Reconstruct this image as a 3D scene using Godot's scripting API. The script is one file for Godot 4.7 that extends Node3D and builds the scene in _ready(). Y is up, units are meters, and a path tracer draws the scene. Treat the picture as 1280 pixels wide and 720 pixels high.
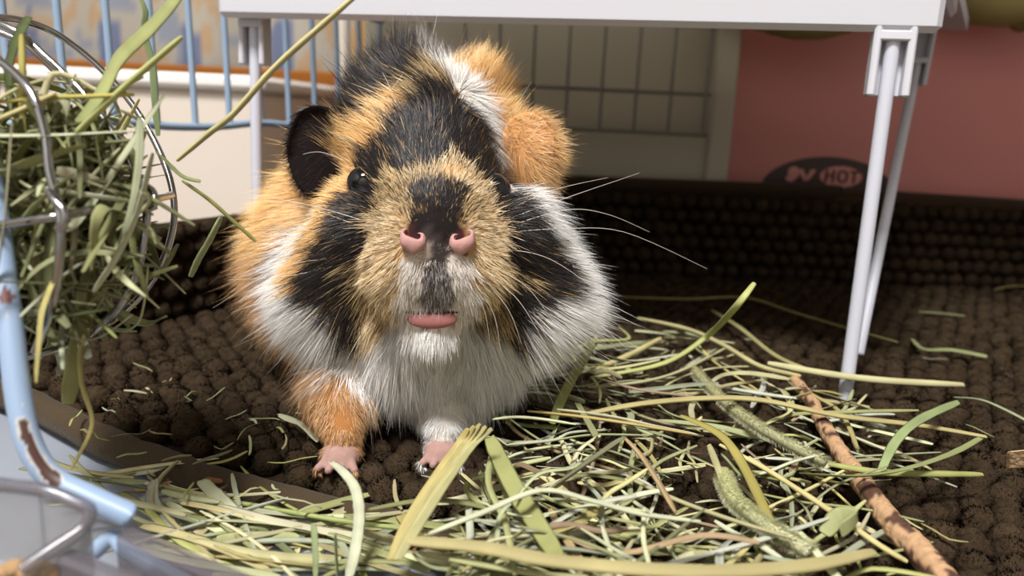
extends Node3D
# A guinea pig on a brown chenille mat in its cage. Lengths in this script are centimetres (metres = cm * CM); y = 0 is the top of the mat.
const CM := 0.01
const FOCAL := 1000.0                       # pixels, of a 1280 x 720 frame
var eye := Vector3(0, 9, 0)                 # cm
var ax_right: Vector3
var ax_up: Vector3
var ax_back: Vector3
var rng := RandomNumberGenerator.new()
var noise := FastNoiseLite.new()
var mats := {}
var taken := {}

func _ready():
	rng.seed = 7
	noise.seed = 3
	noise.frequency = 1.0
	# ---------------------------------------------------------------- camera
	var up_c := Vector3(0.0464, 0.9758, 0.2138).normalized()      # the world's up in the camera's axes (from the vanishing point of the verticals)
	var z_c := (Vector3(0, 0, 1) - up_c * up_c.z).normalized()
	var x_c := up_c.cross(z_c)
	ax_right = Vector3(x_c.x, up_c.x, z_c.x)
	ax_up = Vector3(x_c.y, up_c.y, z_c.y)
	ax_back = Vector3(x_c.z, up_c.z, z_c.z)
	var cam := Camera3D.new()
	cam.name = "camera"
	var at := CameraAttributesPhysical.new()
	at.frustum_focal_length = 12.0 / 0.36
	at.frustum_near = 0.01
	at.frustum_far = 50.0
	at.frustum_focus_distance = 0.204
	at.exposure_aperture = 16.0
	cam.attributes = at
	cam.transform = Transform3D(Basis(ax_right, ax_up, ax_back), eye * CM)
	add_child(cam)
	cam.current = true
	# ---------------------------------------------------------------- air, lamp, exposure
	var env := Environment.new()
	env.background_mode = Environment.BG_COLOR
	env.background_color = Color(0, 0, 0)
	env.tonemap_mode = Environment.TONE_MAPPER_LINEAR
	env.tonemap_exposure = 1.28
	env.sdfgi_enabled = true
	env.ssao_enabled = true
	env.ssil_enabled = true
	var we := WorldEnvironment.new()
	we.name = "world_environment"
	we.environment = env
	add_child(we)
	ceiling_lamp(Vector3(-46, 228, 88), 56.0, 9.0)
	make_materials()
	room()
	cage()
	mat()
	shelf()
	back_things()
	guinea_pig()
	hay_rack()
	hay_on_floor()
	near_things()

# -------------------------------------------------------------------- helpers: places
func P(x: float, y: float, d: float) -> Vector3:
	return eye + ax_right * ((x - 640.0) * d / FOCAL) - ax_up * ((y - 360.0) * d / FOCAL) - ax_back * d

func G(x: float, y: float, h := 0.0) -> Vector3:                  # where the ray of a pixel meets the level h
	var dir := P(x, y, 1.0) - eye
	return eye + dir * ((h - eye.y) / dir.y)

func L(x: float, d: float, h: float) -> Vector3:                  # a place at depth d and height h
	var p := P(x, 141.0 + 0.0475 * (x - 640.0), d)
	return Vector3(p.x, h, p.z)

func to_px(p: Vector3) -> Vector2:
	var q := p - eye
	var d := -q.dot(ax_back)
	if d < 1.0: return Vector2(-9999, -9999)
	return Vector2(640.0 + q.dot(ax_right) / d * FOCAL, 360.0 - q.dot(ax_up) / d * FOCAL)

func lin(r: float, g: float, b: float) -> Color:
	return Color(r / 255.0, g / 255.0, b / 255.0).srgb_to_linear()

func mul(c: Color, k: float) -> Color:
	return Color(c.r * k, c.g * k, c.b * k)

# -------------------------------------------------------------------- helpers: meshes
class MB:
	var v := PackedVector3Array()
	var n := PackedVector3Array()
	var c := PackedColorArray()
	var i := PackedInt32Array()
	func add(p: Vector3, nn: Vector3, cc := Color.WHITE) -> int:
		v.append(p); n.append(nn); c.append(cc)
		return v.size() - 1
	func tri(a: int, b: int, d: int):                              # counter-clockwise seen from outside
		i.append(a); i.append(d); i.append(b)
	func quad(a: int, b: int, d: int, e: int):
		tri(a, b, d); tri(a, d, e)
	func flat(a: Vector3, b: Vector3, d: Vector3, cc := Color.WHITE):
		var nn := (b - a).cross(d - a).normalized()
		var k := add(a, nn, cc)
		add(b, nn, cc); add(d, nn, cc)
		tri(k, k + 1, k + 2)
	func flat4(a: Vector3, b: Vector3, d: Vector3, e: Vector3, cc := Color.WHITE):
		flat(a, b, d, cc); flat(a, d, e, cc)
	func join(o: MB):
		var k := v.size()
		v.append_array(o.v); n.append_array(o.n); c.append_array(o.c)
		for q in o.i: i.append(q + k)
	func mesh(origin: Vector3, m: Material) -> ArrayMesh:
		var a := []
		a.resize(Mesh.ARRAY_MAX)
		var vv := PackedVector3Array()
		vv.resize(v.size())
		for q in v.size(): vv[q] = (v[q] - origin) * 0.01
		a[Mesh.ARRAY_VERTEX] = vv
		a[Mesh.ARRAY_NORMAL] = n
		a[Mesh.ARRAY_COLOR] = c
		a[Mesh.ARRAY_INDEX] = i
		var am := ArrayMesh.new()
		am.add_surface_from_arrays(Mesh.PRIMITIVE_TRIANGLES, a)
		am.surface_set_material(0, m)
		return am

func numbered(called: String) -> String:
	if not taken.has(called):
		taken[called] = 0
		return called
	taken[called] += 1
	return "%s_%03d" % [called, taken[called]]

func tag(o: Node3D, label: String, category: String, group := "", kind := ""):
	if label != "": o.set_meta("label", label)
	if category != "": o.set_meta("category", category)
	if group != "": o.set_meta("group", group)
	if kind != "": o.set_meta("kind", kind)

func thing(called: String, label: String, category: String, base: Vector3, group := "") -> Node3D:
	var o := Node3D.new()
	o.name = numbered(called)
	add_child(o, true)
	o.position = base * CM
	o.set_meta("base", base)
	tag(o, label, category, group)
	return o

func part(called: String, mb: MB, m: Material, parent: Node3D) -> MeshInstance3D:    # parts hang below things (base in cm kept on the thing)
	var o := MeshInstance3D.new()
	o.name = called
	var base: Vector3 = parent.get_meta("base")
	o.mesh = mb.mesh(base, m)
	o.set_meta("base", base)
	parent.add_child(o, true)
	return o

func single(called: String, mb: MB, m: Material, label: String, category: String, base: Vector3, group := "", kind := "") -> MeshInstance3D:
	var o := MeshInstance3D.new()
	o.name = numbered(called)
	o.mesh = mb.mesh(base, m)
	o.position = base * CM
	o.set_meta("base", base)
	add_child(o, true)
	tag(o, label, category, group, kind)
	return o

func smooth_path(pts: Array, per := 5) -> PackedVector3Array:
	var out := PackedVector3Array()
	var k := pts.size()
	for s in k - 1:
		var a: Vector3 = pts[maxi(s - 1, 0)]
		var b: Vector3 = pts[s]
		var c: Vector3 = pts[s + 1]
		var d: Vector3 = pts[mini(s + 2, k - 1)]
		for j in per:
			out.append(b.cubic_interpolate(c, a, d, float(j) / per))
	out.append(pts[k - 1])
	return out

# a tube along a path; rad = one radius, or one for each point of the path
func tube(mb: MB, path: PackedVector3Array, rad, sides := 8, col = Color.WHITE, caps := true):
	var k := path.size()
	var t := (path[1] - path[0]).normalized()
	var u := t.cross(Vector3.UP if absf(t.y) < 0.9 else Vector3.RIGHT).normalized()
	var start := mb.v.size()
	for s in k:
		var t2 := (path[mini(s + 1, k - 1)] - path[maxi(s - 1, 0)]).normalized()
		u = (u - t2 * u.dot(t2)).normalized()
		var w := t2.cross(u)
		var r: float = rad if rad is float else rad[s]
		for q in sides:
			var a := TAU * q / sides
			var nn := u * cos(a) + w * sin(a)
			var p := path[s] + nn * r
			mb.add(p, nn, col.call(p, s, q) if col is Callable else col)
	for s in k - 1:
		for q in sides:
			var a := start + s * sides + q
			var b := start + s * sides + (q + 1) % sides
			mb.quad(a, b, b + sides, a + sides)
	if caps:
		for e in [0, k - 1]:
			var nn: Vector3 = (path[0] - path[1]).normalized() if e == 0 else (path[k - 1] - path[k - 2]).normalized()
			var r: float = rad if rad is float else rad[e]
			var cc: Color = mb.c[start + e * sides]
			var mid := mb.add(path[e] + nn * r * 0.35, nn, cc)
			for q in sides:
				var a: int = start + e * sides + q
				var b: int = start + e * sides + (q + 1) % sides
				if e == 0: mb.tri(mid, b, a)
				else: mb.tri(mid, a, b)

# a box with small chamfers along three axes given as half-size vectors
func box(mb: MB, mid: Vector3, hx: Vector3, hy: Vector3, hz: Vector3, ch := 0.08, col := Color.WHITE):
	var ax := [hx, hy, hz]
	var un := [hx.normalized(), hy.normalized(), hz.normalized()]
	var corner := func(s: Vector3, f: int) -> Vector3:              # the corner s on the face along axis f
		var p := mid
		for k in 3: p += ax[k] * s[k] - (un[k] * s[k] * ch if k != f else Vector3.ZERO)
		return p
	for f in 3:
		for s in [-1.0, 1.0]:
			var g := (f + 1) % 3
			var h := (f + 2) % 3
			var q := []
			for c in [[-1, -1], [1, -1], [1, 1], [-1, 1]]:
				var sg := Vector3.ZERO
				sg[f] = s; sg[g] = c[0]; sg[h] = c[1]
				q.append(corner.call(sg, f))
			poly_out(mb, q, mid, col)
	for f in 3:
		var g := (f + 1) % 3
		var h := (f + 2) % 3
		for a in [-1.0, 1.0]:
			for b in [-1.0, 1.0]:
				var s0 := Vector3.ZERO
				s0[f] = -1; s0[g] = a; s0[h] = b
				var s1 := s0
				s1[f] = 1
				poly_out(mb, [corner.call(s0, g), corner.call(s1, g), corner.call(s1, h), corner.call(s0, h)], mid, col)
	for a in [-1.0, 1.0]:
		for b in [-1.0, 1.0]:
			for c in [-1.0, 1.0]:
				var s := Vector3(a, b, c)
				poly_out(mb, [corner.call(s, 0), corner.call(s, 1), corner.call(s, 2)], mid, col)

func poly_out(mb: MB, q: Array, mid: Vector3, col: Color):
	var nn: Vector3 = (q[1] - q[0]).cross(q[2] - q[0])
	if nn.dot(q[0] - mid) < 0: q.reverse()
	mb.flat(q[0], q[1], q[2], col)
	if q.size() == 4: mb.flat(q[0], q[2], q[3], col)

func wbox(mb: MB, lo: Vector3, hi: Vector3, ch := 0.1, col := Color.WHITE):
	var h := (hi - lo) / 2
	box(mb, (lo + hi) / 2, Vector3(h.x, 0, 0), Vector3(0, h.y, 0), Vector3(0, 0, h.z), ch, col)

# a standing wall along two plan points, from height y0 to y1, thick to the side away from the eye
func slab(mb: MB, a: Vector3, b: Vector3, y0: float, y1: float, thick: float, ch := 0.1, col := Color.WHITE):
	var d := Vector3(b.x - a.x, 0, b.z - a.z)
	var out := d.cross(Vector3.UP).normalized()
	if out.dot(Vector3(eye.x - a.x, 0, eye.z - a.z)) > 0: out = -out
	var mid := Vector3((a.x + b.x) / 2, (y0 + y1) / 2, (a.z + b.z) / 2) + out * thick / 2
	box(mb, mid, d / 2, Vector3(0, (y1 - y0) / 2, 0), out * thick / 2, ch, col)

func ball(mb: MB, mid: Vector3, r: Vector3, col := Color.WHITE, nu := 16, nv := 10, basis := Basis.IDENTITY):
	var k := mb.v.size()
	for a in nv + 1:
		for b in nu:
			var th := PI * a / nv
			var ph := TAU * b / nu
			var u := Vector3(sin(th) * cos(ph), cos(th), sin(th) * sin(ph))
			mb.add(mid + basis * (u * r), (basis * (u / r)).normalized(), col)
	for a in nv:
		for b in nu:
			var p := k + a * nu + b
			var q := k + a * nu + (b + 1) % nu
			mb.quad(p, q, q + nu, p + nu)

# -------------------------------------------------------------------- helpers: materials
func vmat(called: String, rough: float, spec := 0.5, metal := 0.0) -> StandardMaterial3D:
	var m := StandardMaterial3D.new()
	m.resource_name = called
	m.vertex_color_use_as_albedo = true
	m.roughness = rough
	m.metallic = metal
	m.metallic_specular = spec
	mats[called] = m
	return m

func grain(freq: float, seed_: int, cell := false, size := 256) -> NoiseTexture2D:
	var f := FastNoiseLite.new()
	f.seed = seed_
	f.frequency = freq
	f.noise_type = FastNoiseLite.TYPE_CELLULAR if cell else FastNoiseLite.TYPE_SIMPLEX_SMOOTH
	f.fractal_octaves = 3
	var t := NoiseTexture2D.new()
	t.width = size
	t.height = size
	t.seamless = true
	t.noise = f
	return t

func bump(m: StandardMaterial3D, tex: Texture2D, cm: float, per_metre: float):
	m.heightmap_enabled = true
	m.heightmap_texture = tex
	m.heightmap_scale = cm
	m.uv1_triplanar = true
	m.uv1_scale = Vector3.ONE * per_metre

func make_materials():
	vmat("plastic", 0.38)
	vmat("paint", 0.42)
	var chrome := vmat("chrome", 0.14, 0.5, 1.0)
	chrome.albedo_color = Color(0.66, 0.66, 0.66)
	var tuft := vmat("chenille", 0.95, 0.2)
	bump(tuft, grain(0.09, 5), 0.03, 60.0)
	var cloth := vmat("cloth", 0.95, 0.2)
	bump(cloth, grain(0.08, 9), 0.03, 40.0)
	var edge := vmat("binding", 0.95, 0.2)
	edge.rim_enabled = true
	edge.rim = 0.2
	bump(edge, grain(0.11, 11), 0.035, 45.0)
	var hay := vmat("hay", 0.7, 0.3)
	hay.albedo_color = Color(0.92, 0.92, 0.9)
	hay.backlight_enabled = true
	hay.backlight = Color(0.3, 0.3, 0.3)
	var fur := vmat("fur", 0.5, 0.45)
	fur.backlight_enabled = true
	fur.backlight = Color(0.35, 0.35, 0.35)
	vmat("skin", 0.75, 0.2)
	vmat("hide", 0.9, 0.1)
	vmat("eye", 0.04, 0.6)
	var bark := vmat("bark", 0.8, 0.3)
	bump(bark, grain(0.05, 21), 0.05, 30.0)
	vmat("wall", 0.9, 0.2)
	var clear := StandardMaterial3D.new()
	clear.resource_name = "clear_plastic"
	clear.albedo_color = Color(0.6, 0.6, 0.6, 0.3)
	clear.transparency = BaseMaterial3D.TRANSPARENCY_ALPHA
	clear.roughness = 0.12
	mats["clear"] = clear
	var rim := StandardMaterial3D.new()
	rim.resource_name = "clear_rim"
	rim.albedo_color = Color(0.42, 0.4, 0.43, 0.5)
	rim.transparency = BaseMaterial3D.TRANSPARENCY_ALPHA
	rim.roughness = 0.15
	mats["rim"] = rim

# -------------------------------------------------------------------- setting
func ceiling_lamp(c: Vector3, size: float, energy: float):
	var t := thing("ceiling_lamp", "square white ceiling lamp over the cage", "lamp", c)
	var m := StandardMaterial3D.new()
	m.resource_name = "lamp_diffuser"
	m.albedo_color = Color(0.9, 0.9, 0.9)
	m.emission_enabled = true
	m.emission = Color(1, 0.98, 0.95)
	m.emission_energy_multiplier = 1.0
	var mb := MB.new()
	wbox(mb, c - Vector3(size / 2, 0, size / 2), c + Vector3(size / 2, 5, size / 2), 1.0)
	part("diffuser", mb, m, t)
	var l := AreaLight3D.new()
	l.name = "lamp_light"
	l.area_size = Vector2(size, size) * CM
	l.area_normalize_energy = true
	l.light_energy = energy
	l.light_color = Color(1.0, 0.99, 0.985)
	l.shadow_enabled = true
	l.set("area_range", 8.0)
	add_child(l)
	l.transform = Transform3D(Basis(Vector3.RIGHT, -PI / 2), (c - Vector3(0, 1, 0)) * CM)

func room():
	var wall := lin(170, 168, 164)
	var lo := Vector3(-150, -4, -130)
	var hi := Vector3(170, 236, 190)
	for w in [["floor", lo - Vector3(8, 8, 8), Vector3(hi.x + 8, lo.y, hi.z + 8), lin(120, 104, 88)], ["ceiling", Vector3(lo.x - 8, hi.y, lo.z - 8), hi + Vector3(8, 8, 8), lin(200, 200, 198)],
			["wall_left", lo - Vector3(8, 0, 8), Vector3(lo.x, hi.y, hi.z + 8), wall], ["wall_right", Vector3(hi.x, lo.y, lo.z - 8), Vector3(hi.x + 8, hi.y, hi.z + 8), wall],
			["wall_back", Vector3(lo.x, lo.y, lo.z - 8), Vector3(hi.x, hi.y, lo.z), wall], ["wall_front", Vector3(lo.x, lo.y, hi.z), Vector3(hi.x, hi.y, hi.z + 8), wall]]:
		var mb := MB.new()
		wbox(mb, w[1], w[2], 0.01, w[3])
		single(w[0], mb, mats.wall, "", "", Vector3((w[1].x + w[2].x) / 2, w[1].y, (w[1].z + w[2].z) / 2), "", "structure")

# -------------------------------------------------------------------- cage: tray, wire wall, post, door frame
const WALL_TOP := 8.1
func side_at(s: float) -> Vector3:                                # along the cage's side wall, s = 0 near .. 1 at the far corner
	return L(29, 28, 0).lerp(L(480, 47.5, 0), s)

func cage():
	var cream := lin(226, 216, 202)
	var t := thing("cage_tray", "cream plastic cage tray with a raised rim behind the brown mat", "cage tray", Vector3(0, -2, -30))
	var mb := MB.new()
	wbox(mb, Vector3(-34, -2.0, -48.4), Vector3(44, -1.2, -11), 0.2, lin(150, 156, 166))
	part("tray_floor", mb, mats.plastic, t)
	mb = MB.new()
	slab(mb, side_at(-0.35), side_at(1.0), -1.2, 3.6, 0.5, 0.12, cream)
	part("side_wall", mb, mats.plastic, t)
	mb = MB.new()
	slab(mb, L(476, 49, 0), L(889, 49, 0), -1.2, WALL_TOP, 0.5, 0.12, lin(186, 180, 160))
	part("back_wall", mb, mats.plastic, t)
	# side wire wall
	var blue := lin(150, 174, 198)
	var w := thing("wire_wall", "pale blue wire cage side behind the hay rack", "cage wire", side_at(0.3) + Vector3(0, WALL_TOP, 0))
	var rail := MB.new()
	var rp := []
	for k in 12: rp.append(side_at(-0.35 + 1.35 * k / 11.0) + Vector3(0, WALL_TOP - 0.25 + 0.12 * sin(k * 2.0), 0) + Vector3(0.35, 0, 0.2))
	tube(rail, smooth_path(rp, 4), 0.17, 8, blue)
	part("rail", rail, mats.paint, w)
	for k in 15:
		var s := -0.3 + 1.27 * k / 14.0
		var b := side_at(s) + Vector3(0.3, WALL_TOP - 0.3, 0.2)
		var m2 := MB.new()
		tube(m2, PackedVector3Array([b, b + Vector3(-0.25, 6, -0.2), b + Vector3(-0.5, 12, -0.4)]), 0.145, 8, blue)
		part("wire", m2, mats.paint, w)
	# back wire grid over the tray's back wall
	var g := thing("wire_grid", "greyish wire grid at the cage back under the shelf", "cage wire", L(690, 48, WALL_TOP))
	var grey := lin(128, 126, 118)
	for h in [WALL_TOP + 0.1, 10.6, 14.5]:
		var m3 := MB.new()
		tube(m3, PackedVector3Array([L(484, 48.6, h), L(886, 48.6, h)]), 0.11, 8, grey)
		part("rail", m3, mats.paint, g)
	for k in 10:
		var m3 := MB.new()
		var x := 492.0 + k * 43.0
		tube(m3, PackedVector3Array([L(x, 48.4, WALL_TOP), L(x, 48.4, 17)]), 0.1, 8, grey)
		part("wire", m3, mats.paint, g)
	var post := MB.new()
	slab(post, L(889, 48.6, 0), L(917, 48.6, 0), -1.2, 18, 1.0, 0.15, lin(190, 184, 166))
	single("corner_post", post, mats.plastic, "cream upright post between the wire grid and the pink board", "post", L(902, 48.9, -1.2))
	# the cage's upper deck over its far half (above the picture; it keeps the lamp off the back of the cage)
	var deck := thing("upper_deck", "cream upper deck of the cage above the far half of the mat", "cage deck", Vector3(19, 30.5, -48))
	mb = MB.new()
	wbox(mb, Vector3(-14, 30.5, -62), Vector3(47, 31.5, -28), 0.2, cream)
	part("deck_board", mb, mats.plastic, deck)
	for x in [-13.0, 46.0]:
		var leg := MB.new()
		tube(leg, PackedVector3Array([Vector3(x, -3.9, -60), Vector3(x, 30.6, -60)]), 0.5, 10, cream)
		part("leg", leg, mats.plastic, deck)
	# pale blue door frame, chipped to rust where it bends
	var path := smooth_path([P(-26, 150, 15), P(-9, 240, 14.8), P(3, 330, 14.5), P(14, 420, 14.2), P(24, 500, 14), P(38, 558, 13.9), P(66, 598, 13.9), P(112, 622, 13.9), P(165, 646, 13.9)], 16)
	var rust := [P(28, 530, 13.75), P(36, 552, 13.7), P(48, 574, 13.7), P(60, 590, 13.7), P(72, 606, 13.75)]
	var chip_at := P(4, 372, 14.2)
	var paint := lin(150, 172, 200)
	var bare_metal := lin(196, 194, 190)
	var colour := func(p: Vector3, _s: int, _q: int) -> Color:
		var f := noise.get_noise_3d(p.x * 4.0, p.y * 4.0, p.z * 4.0)
		var d := 9.0
		for k in rust.size() - 1:
			for j in 4: d = minf(d, p.distance_to(rust[k].lerp(rust[k + 1], j / 4.0)) - 0.004 * (k * 4 + j) / 2.0)
		if d < 0.075 + 0.05 * f: return lin(74, 48, 40)
		if d < 0.11 + 0.07 * f: return bare_metal
		if p.distance_to(chip_at) < 0.16 + f * 0.14: return lin(100, 62, 54)
		if f > 0.62: return bare_metal
		return paint
	mb = MB.new()
	var rads := []
	for k in path.size(): rads.append(0.215 + 0.004 * noise.get_noise_1d(k * 0.7))
	rads[-1] = 0.11
	rads[-2] = 0.18
	tube(mb, path, rads, 44, colour)
	single("door_frame", mb, mats.paint, "pale blue cage door frame rod with a rusty chipped bend", "cage frame", P(84, 608, 13.9))

# -------------------------------------------------------------------- chenille mat
func mat():
	var brown := lin(60, 49, 37)
	var front := [G(-30, 478, -0.5), G(45, 503, -0.5), G(130, 547, -0.5), G(250, 592, -0.5), G(370, 626, -0.5), G(520, 662, -0.5), G(640, 705, -0.5), G(760, 760, -0.5), G(860, 830, -0.5)]
	var nearest_z: float = front[8].z
	var line: PackedVector3Array = smooth_path(front, 6)
	var side0 := side_at(-0.32) + Vector3(1.0, 0, 0.3)
	var side1 := side_at(0.97) + Vector3(1.0, 0, 1.2)
	var right_back := L(1560, 47.6, 0)
	var poly := PackedVector2Array()
	for p in line: poly.append(Vector2(p.x, p.z))
	poly.append(Vector2(24, nearest_z))
	poly.append(Vector2(44, right_back.z))
	poly.append(Vector2(side1.x, right_back.z))
	poly.append(Vector2(side1.x, side1.z))
	poly.append(Vector2(side0.x, side0.z))
	var t := thing("chenille_mat", "dark brown chenille mat with bobbly tufts under the guinea pig", "mat", Vector3(2, -1.2, -28))
	var mb := MB.new()
	var idx := Geometry2D.triangulate_polygon(poly)
	for k in range(0, idx.size(), 3):
		var q := []
		for j in 3: q.append(Vector3(poly[idx[k + j]].x, -0.62, poly[idx[k + j]].y))
		if (q[1] - q[0]).cross(q[2] - q[0]).y < 0: q.reverse()
		mb.flat(q[0], q[1], q[2], brown)
	for k in poly.size():
		var a := poly[k]
		var b := poly[(k + 1) % poly.size()]
		mb.flat4(Vector3(a.x, -1.18, a.y), Vector3(b.x, -1.18, b.y), Vector3(b.x, -0.62, b.y), Vector3(a.x, -0.62, a.y), brown)
	part("backing", mb, mats.cloth, t)
	# the part of the mat that stands up against the cage walls
	var wall_h := 5.0
	mb = MB.new()
	slab(mb, side0, side1, -0.8, 3.9, 0.4, 0.15, brown)
	slab(mb, side1 + Vector3(-0.6, 0, -1.0), right_back + Vector3(0, 0, 0), -0.8, wall_h, 0.4, 0.15, brown)
	part("upturned_edge", mb, mats.cloth, t)
	mb = MB.new()
	var hem := smooth_path([side1 + Vector3(-0.6, wall_h, -1.0), (side1 + right_back) / 2 + Vector3(0, wall_h + 0.25, -0.5), L(1040, 47.8, wall_h + 0.1), right_back + Vector3(0, wall_h - 0.3, 0)], 8)
	tube(mb, hem, 0.42, 8, brown)
	part("hem", mb, mats.binding, t)
	mb = MB.new()
	var brd := PackedVector3Array()
	for p in line: brd.append(p + Vector3(0, -0.13 + 0.05 * noise.get_noise_1d(p.x * 0.6), 0))
	var br := []
	for k in brd.size(): br.append(0.44 + 0.05 * noise.get_noise_1d(k * 0.55))
	tube(mb, brd, br, 20, lin(72, 59, 46))
	part("border", mb, mats.binding, t)
	# tufts
	var kinds := []
	for k in 6:
		var tb := MB.new()
		ball(tb, Vector3.ZERO, Vector3.ONE * 0.43, Color.WHITE, 26, 16)
		noise.frequency = 1.0
		for j in tb.v.size():
			var u := tb.v[j] / 0.43
			var off := Vector3(k * 17.0, 3, 5)
			var w1 := noise.get_noise_3dv(u * 4.2 + off)
			var w2 := noise.get_noise_3dv(u * 9.0 - off)
			tb.v[j] = tb.v[j] * (1.0 + 0.2 * w1 + 0.1 * w2)
			var f := 0.85 + 0.5 * noise.get_noise_3dv(u * 14.0 + off) + 0.05 * k
			tb.c[j] = Color(brown.r * f, brown.g * f, brown.b * f)
		smooth_normals(tb)
		var fz := Strands.new()
		fz.room(620)
		for j in 620:
			var u := Vector3(rng.randfn(), rng.randfn(), rng.randfn()).normalized()
			var d := (u + Vector3(rng.randfn(), rng.randfn(), rng.randfn()) * 0.4).normalized()
			var c := mul(brown, rng.randf_range(0.8, 1.35))
			fz.hair(u * 0.4, d * rng.randf_range(0.06, 0.14), Vector3.ZERO, d.cross(Vector3(u.y, u.z, u.x)).normalized(), u, 0.011, mul(c, 0.8), c)
		tb.join(fz.done())
		kinds.append(tb.mesh(Vector3.ZERO, mats.chenille))
	var spots := []
	var step := 0.86
	var row := 0
	var z := nearest_z - 0.4
	while z > right_back.z + 0.3:
		var x := -30.0 + (step / 2 if row % 2 else 0.0)
		while x < 40.0:
			var q := Vector2(x + rng.randf_range(-0.13, 0.13), z + rng.randf_range(-0.13, 0.13))
			if Geometry2D.is_point_in_polygon(q, poly):
				var gap := 9.0
				for p in line: gap = minf(gap, q.distance_to(Vector2(p.x, p.z)))
				if gap > 0.72: spots.append([Vector3(q.x, -0.42 + rng.randf_range(-0.1, 0.1), q.y), 0])
			x += step
		z -= step * 0.87
		row += 1
	for seg in [[side0, side1, 3.9], [side1, right_back, wall_h]]:
		var a: Vector3 = seg[0]
		var b: Vector3 = seg[1]
		var len := Vector2(a.x - b.x, a.z - b.z).length()
		for k in int(len / step):
			var h := 0.3
			while h < seg[2] - 0.2:
				spots.append([a.lerp(b, (k + 0.5 * fmod(round(h / 0.8), 2)) * step / len) + Vector3(rng.randf_range(-0.1, 0.1), h, rng.randf_range(-0.1, 0.1)), 1])
				h += 0.8
	for s in spots:
		var px := to_px(s[0])
		s.append(eye.distance_to(s[0]) + (1000.0 if px.x < -30 or px.x > 1310 or px.y > 750 else 0.0) + (200.0 if Geometry2D.is_point_in_polygon(px, PackedVector2Array([Vector2(380, 100), Vector2(700, 100), Vector2(680, 480), Vector2(600, 560), Vector2(400, 560)])) else 0.0))
	spots.sort_custom(func(a, b): return a[2] < b[2])
	var mm := []
	for k in 6: mm.append([])
	var base: Vector3 = t.get_meta("base")
	for k in spots.size():
		var s: Vector3 = spots[k][0]
		var bs := Basis.from_euler(Vector3(rng.randf() * TAU, rng.randf() * TAU, rng.randf() * TAU)).scaled(Vector3.ONE * rng.randf_range(0.84, 1.16))
		var tr := Transform3D(bs, (s - base) * CM)
		if k < 298:
			var o := MeshInstance3D.new()
			o.name = "tuft"
			o.mesh = kinds[k % 6]
			o.transform = tr
			t.add_child(o, true)
		else: mm[k % 6].append(tr)
	for k in 6:
		var mi := MultiMeshInstance3D.new()
		mi.name = "tufts"
		var q := MultiMesh.new()
		q.transform_format = MultiMesh.TRANSFORM_3D
		q.mesh = kinds[k]
		q.instance_count = mm[k].size()
		for j in mm[k].size(): q.set_instance_transform(j, mm[k][j])
		mi.multimesh = q
		mi.set_meta("kind", "stuff")
		t.add_child(mi, true)

func smooth_normals(mb: MB):
	var at := {}
	var acc := PackedVector3Array()
	var idx := PackedInt32Array()
	for p in mb.v:
		var key := Vector3i(p * 2000.0)
		if not at.has(key):
			at[key] = acc.size()
			acc.append(Vector3.ZERO)
		idx.append(at[key])
	for k in range(0, mb.i.size(), 3):
		var a := mb.v[mb.i[k]]
		var nn := (mb.v[mb.i[k + 2]] - a).cross(mb.v[mb.i[k + 1]] - a)
		for j in 3: acc[idx[mb.i[k + j]]] += nn
	for k in mb.v.size(): mb.n[k] = acc[idx[k]].normalized()

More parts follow.
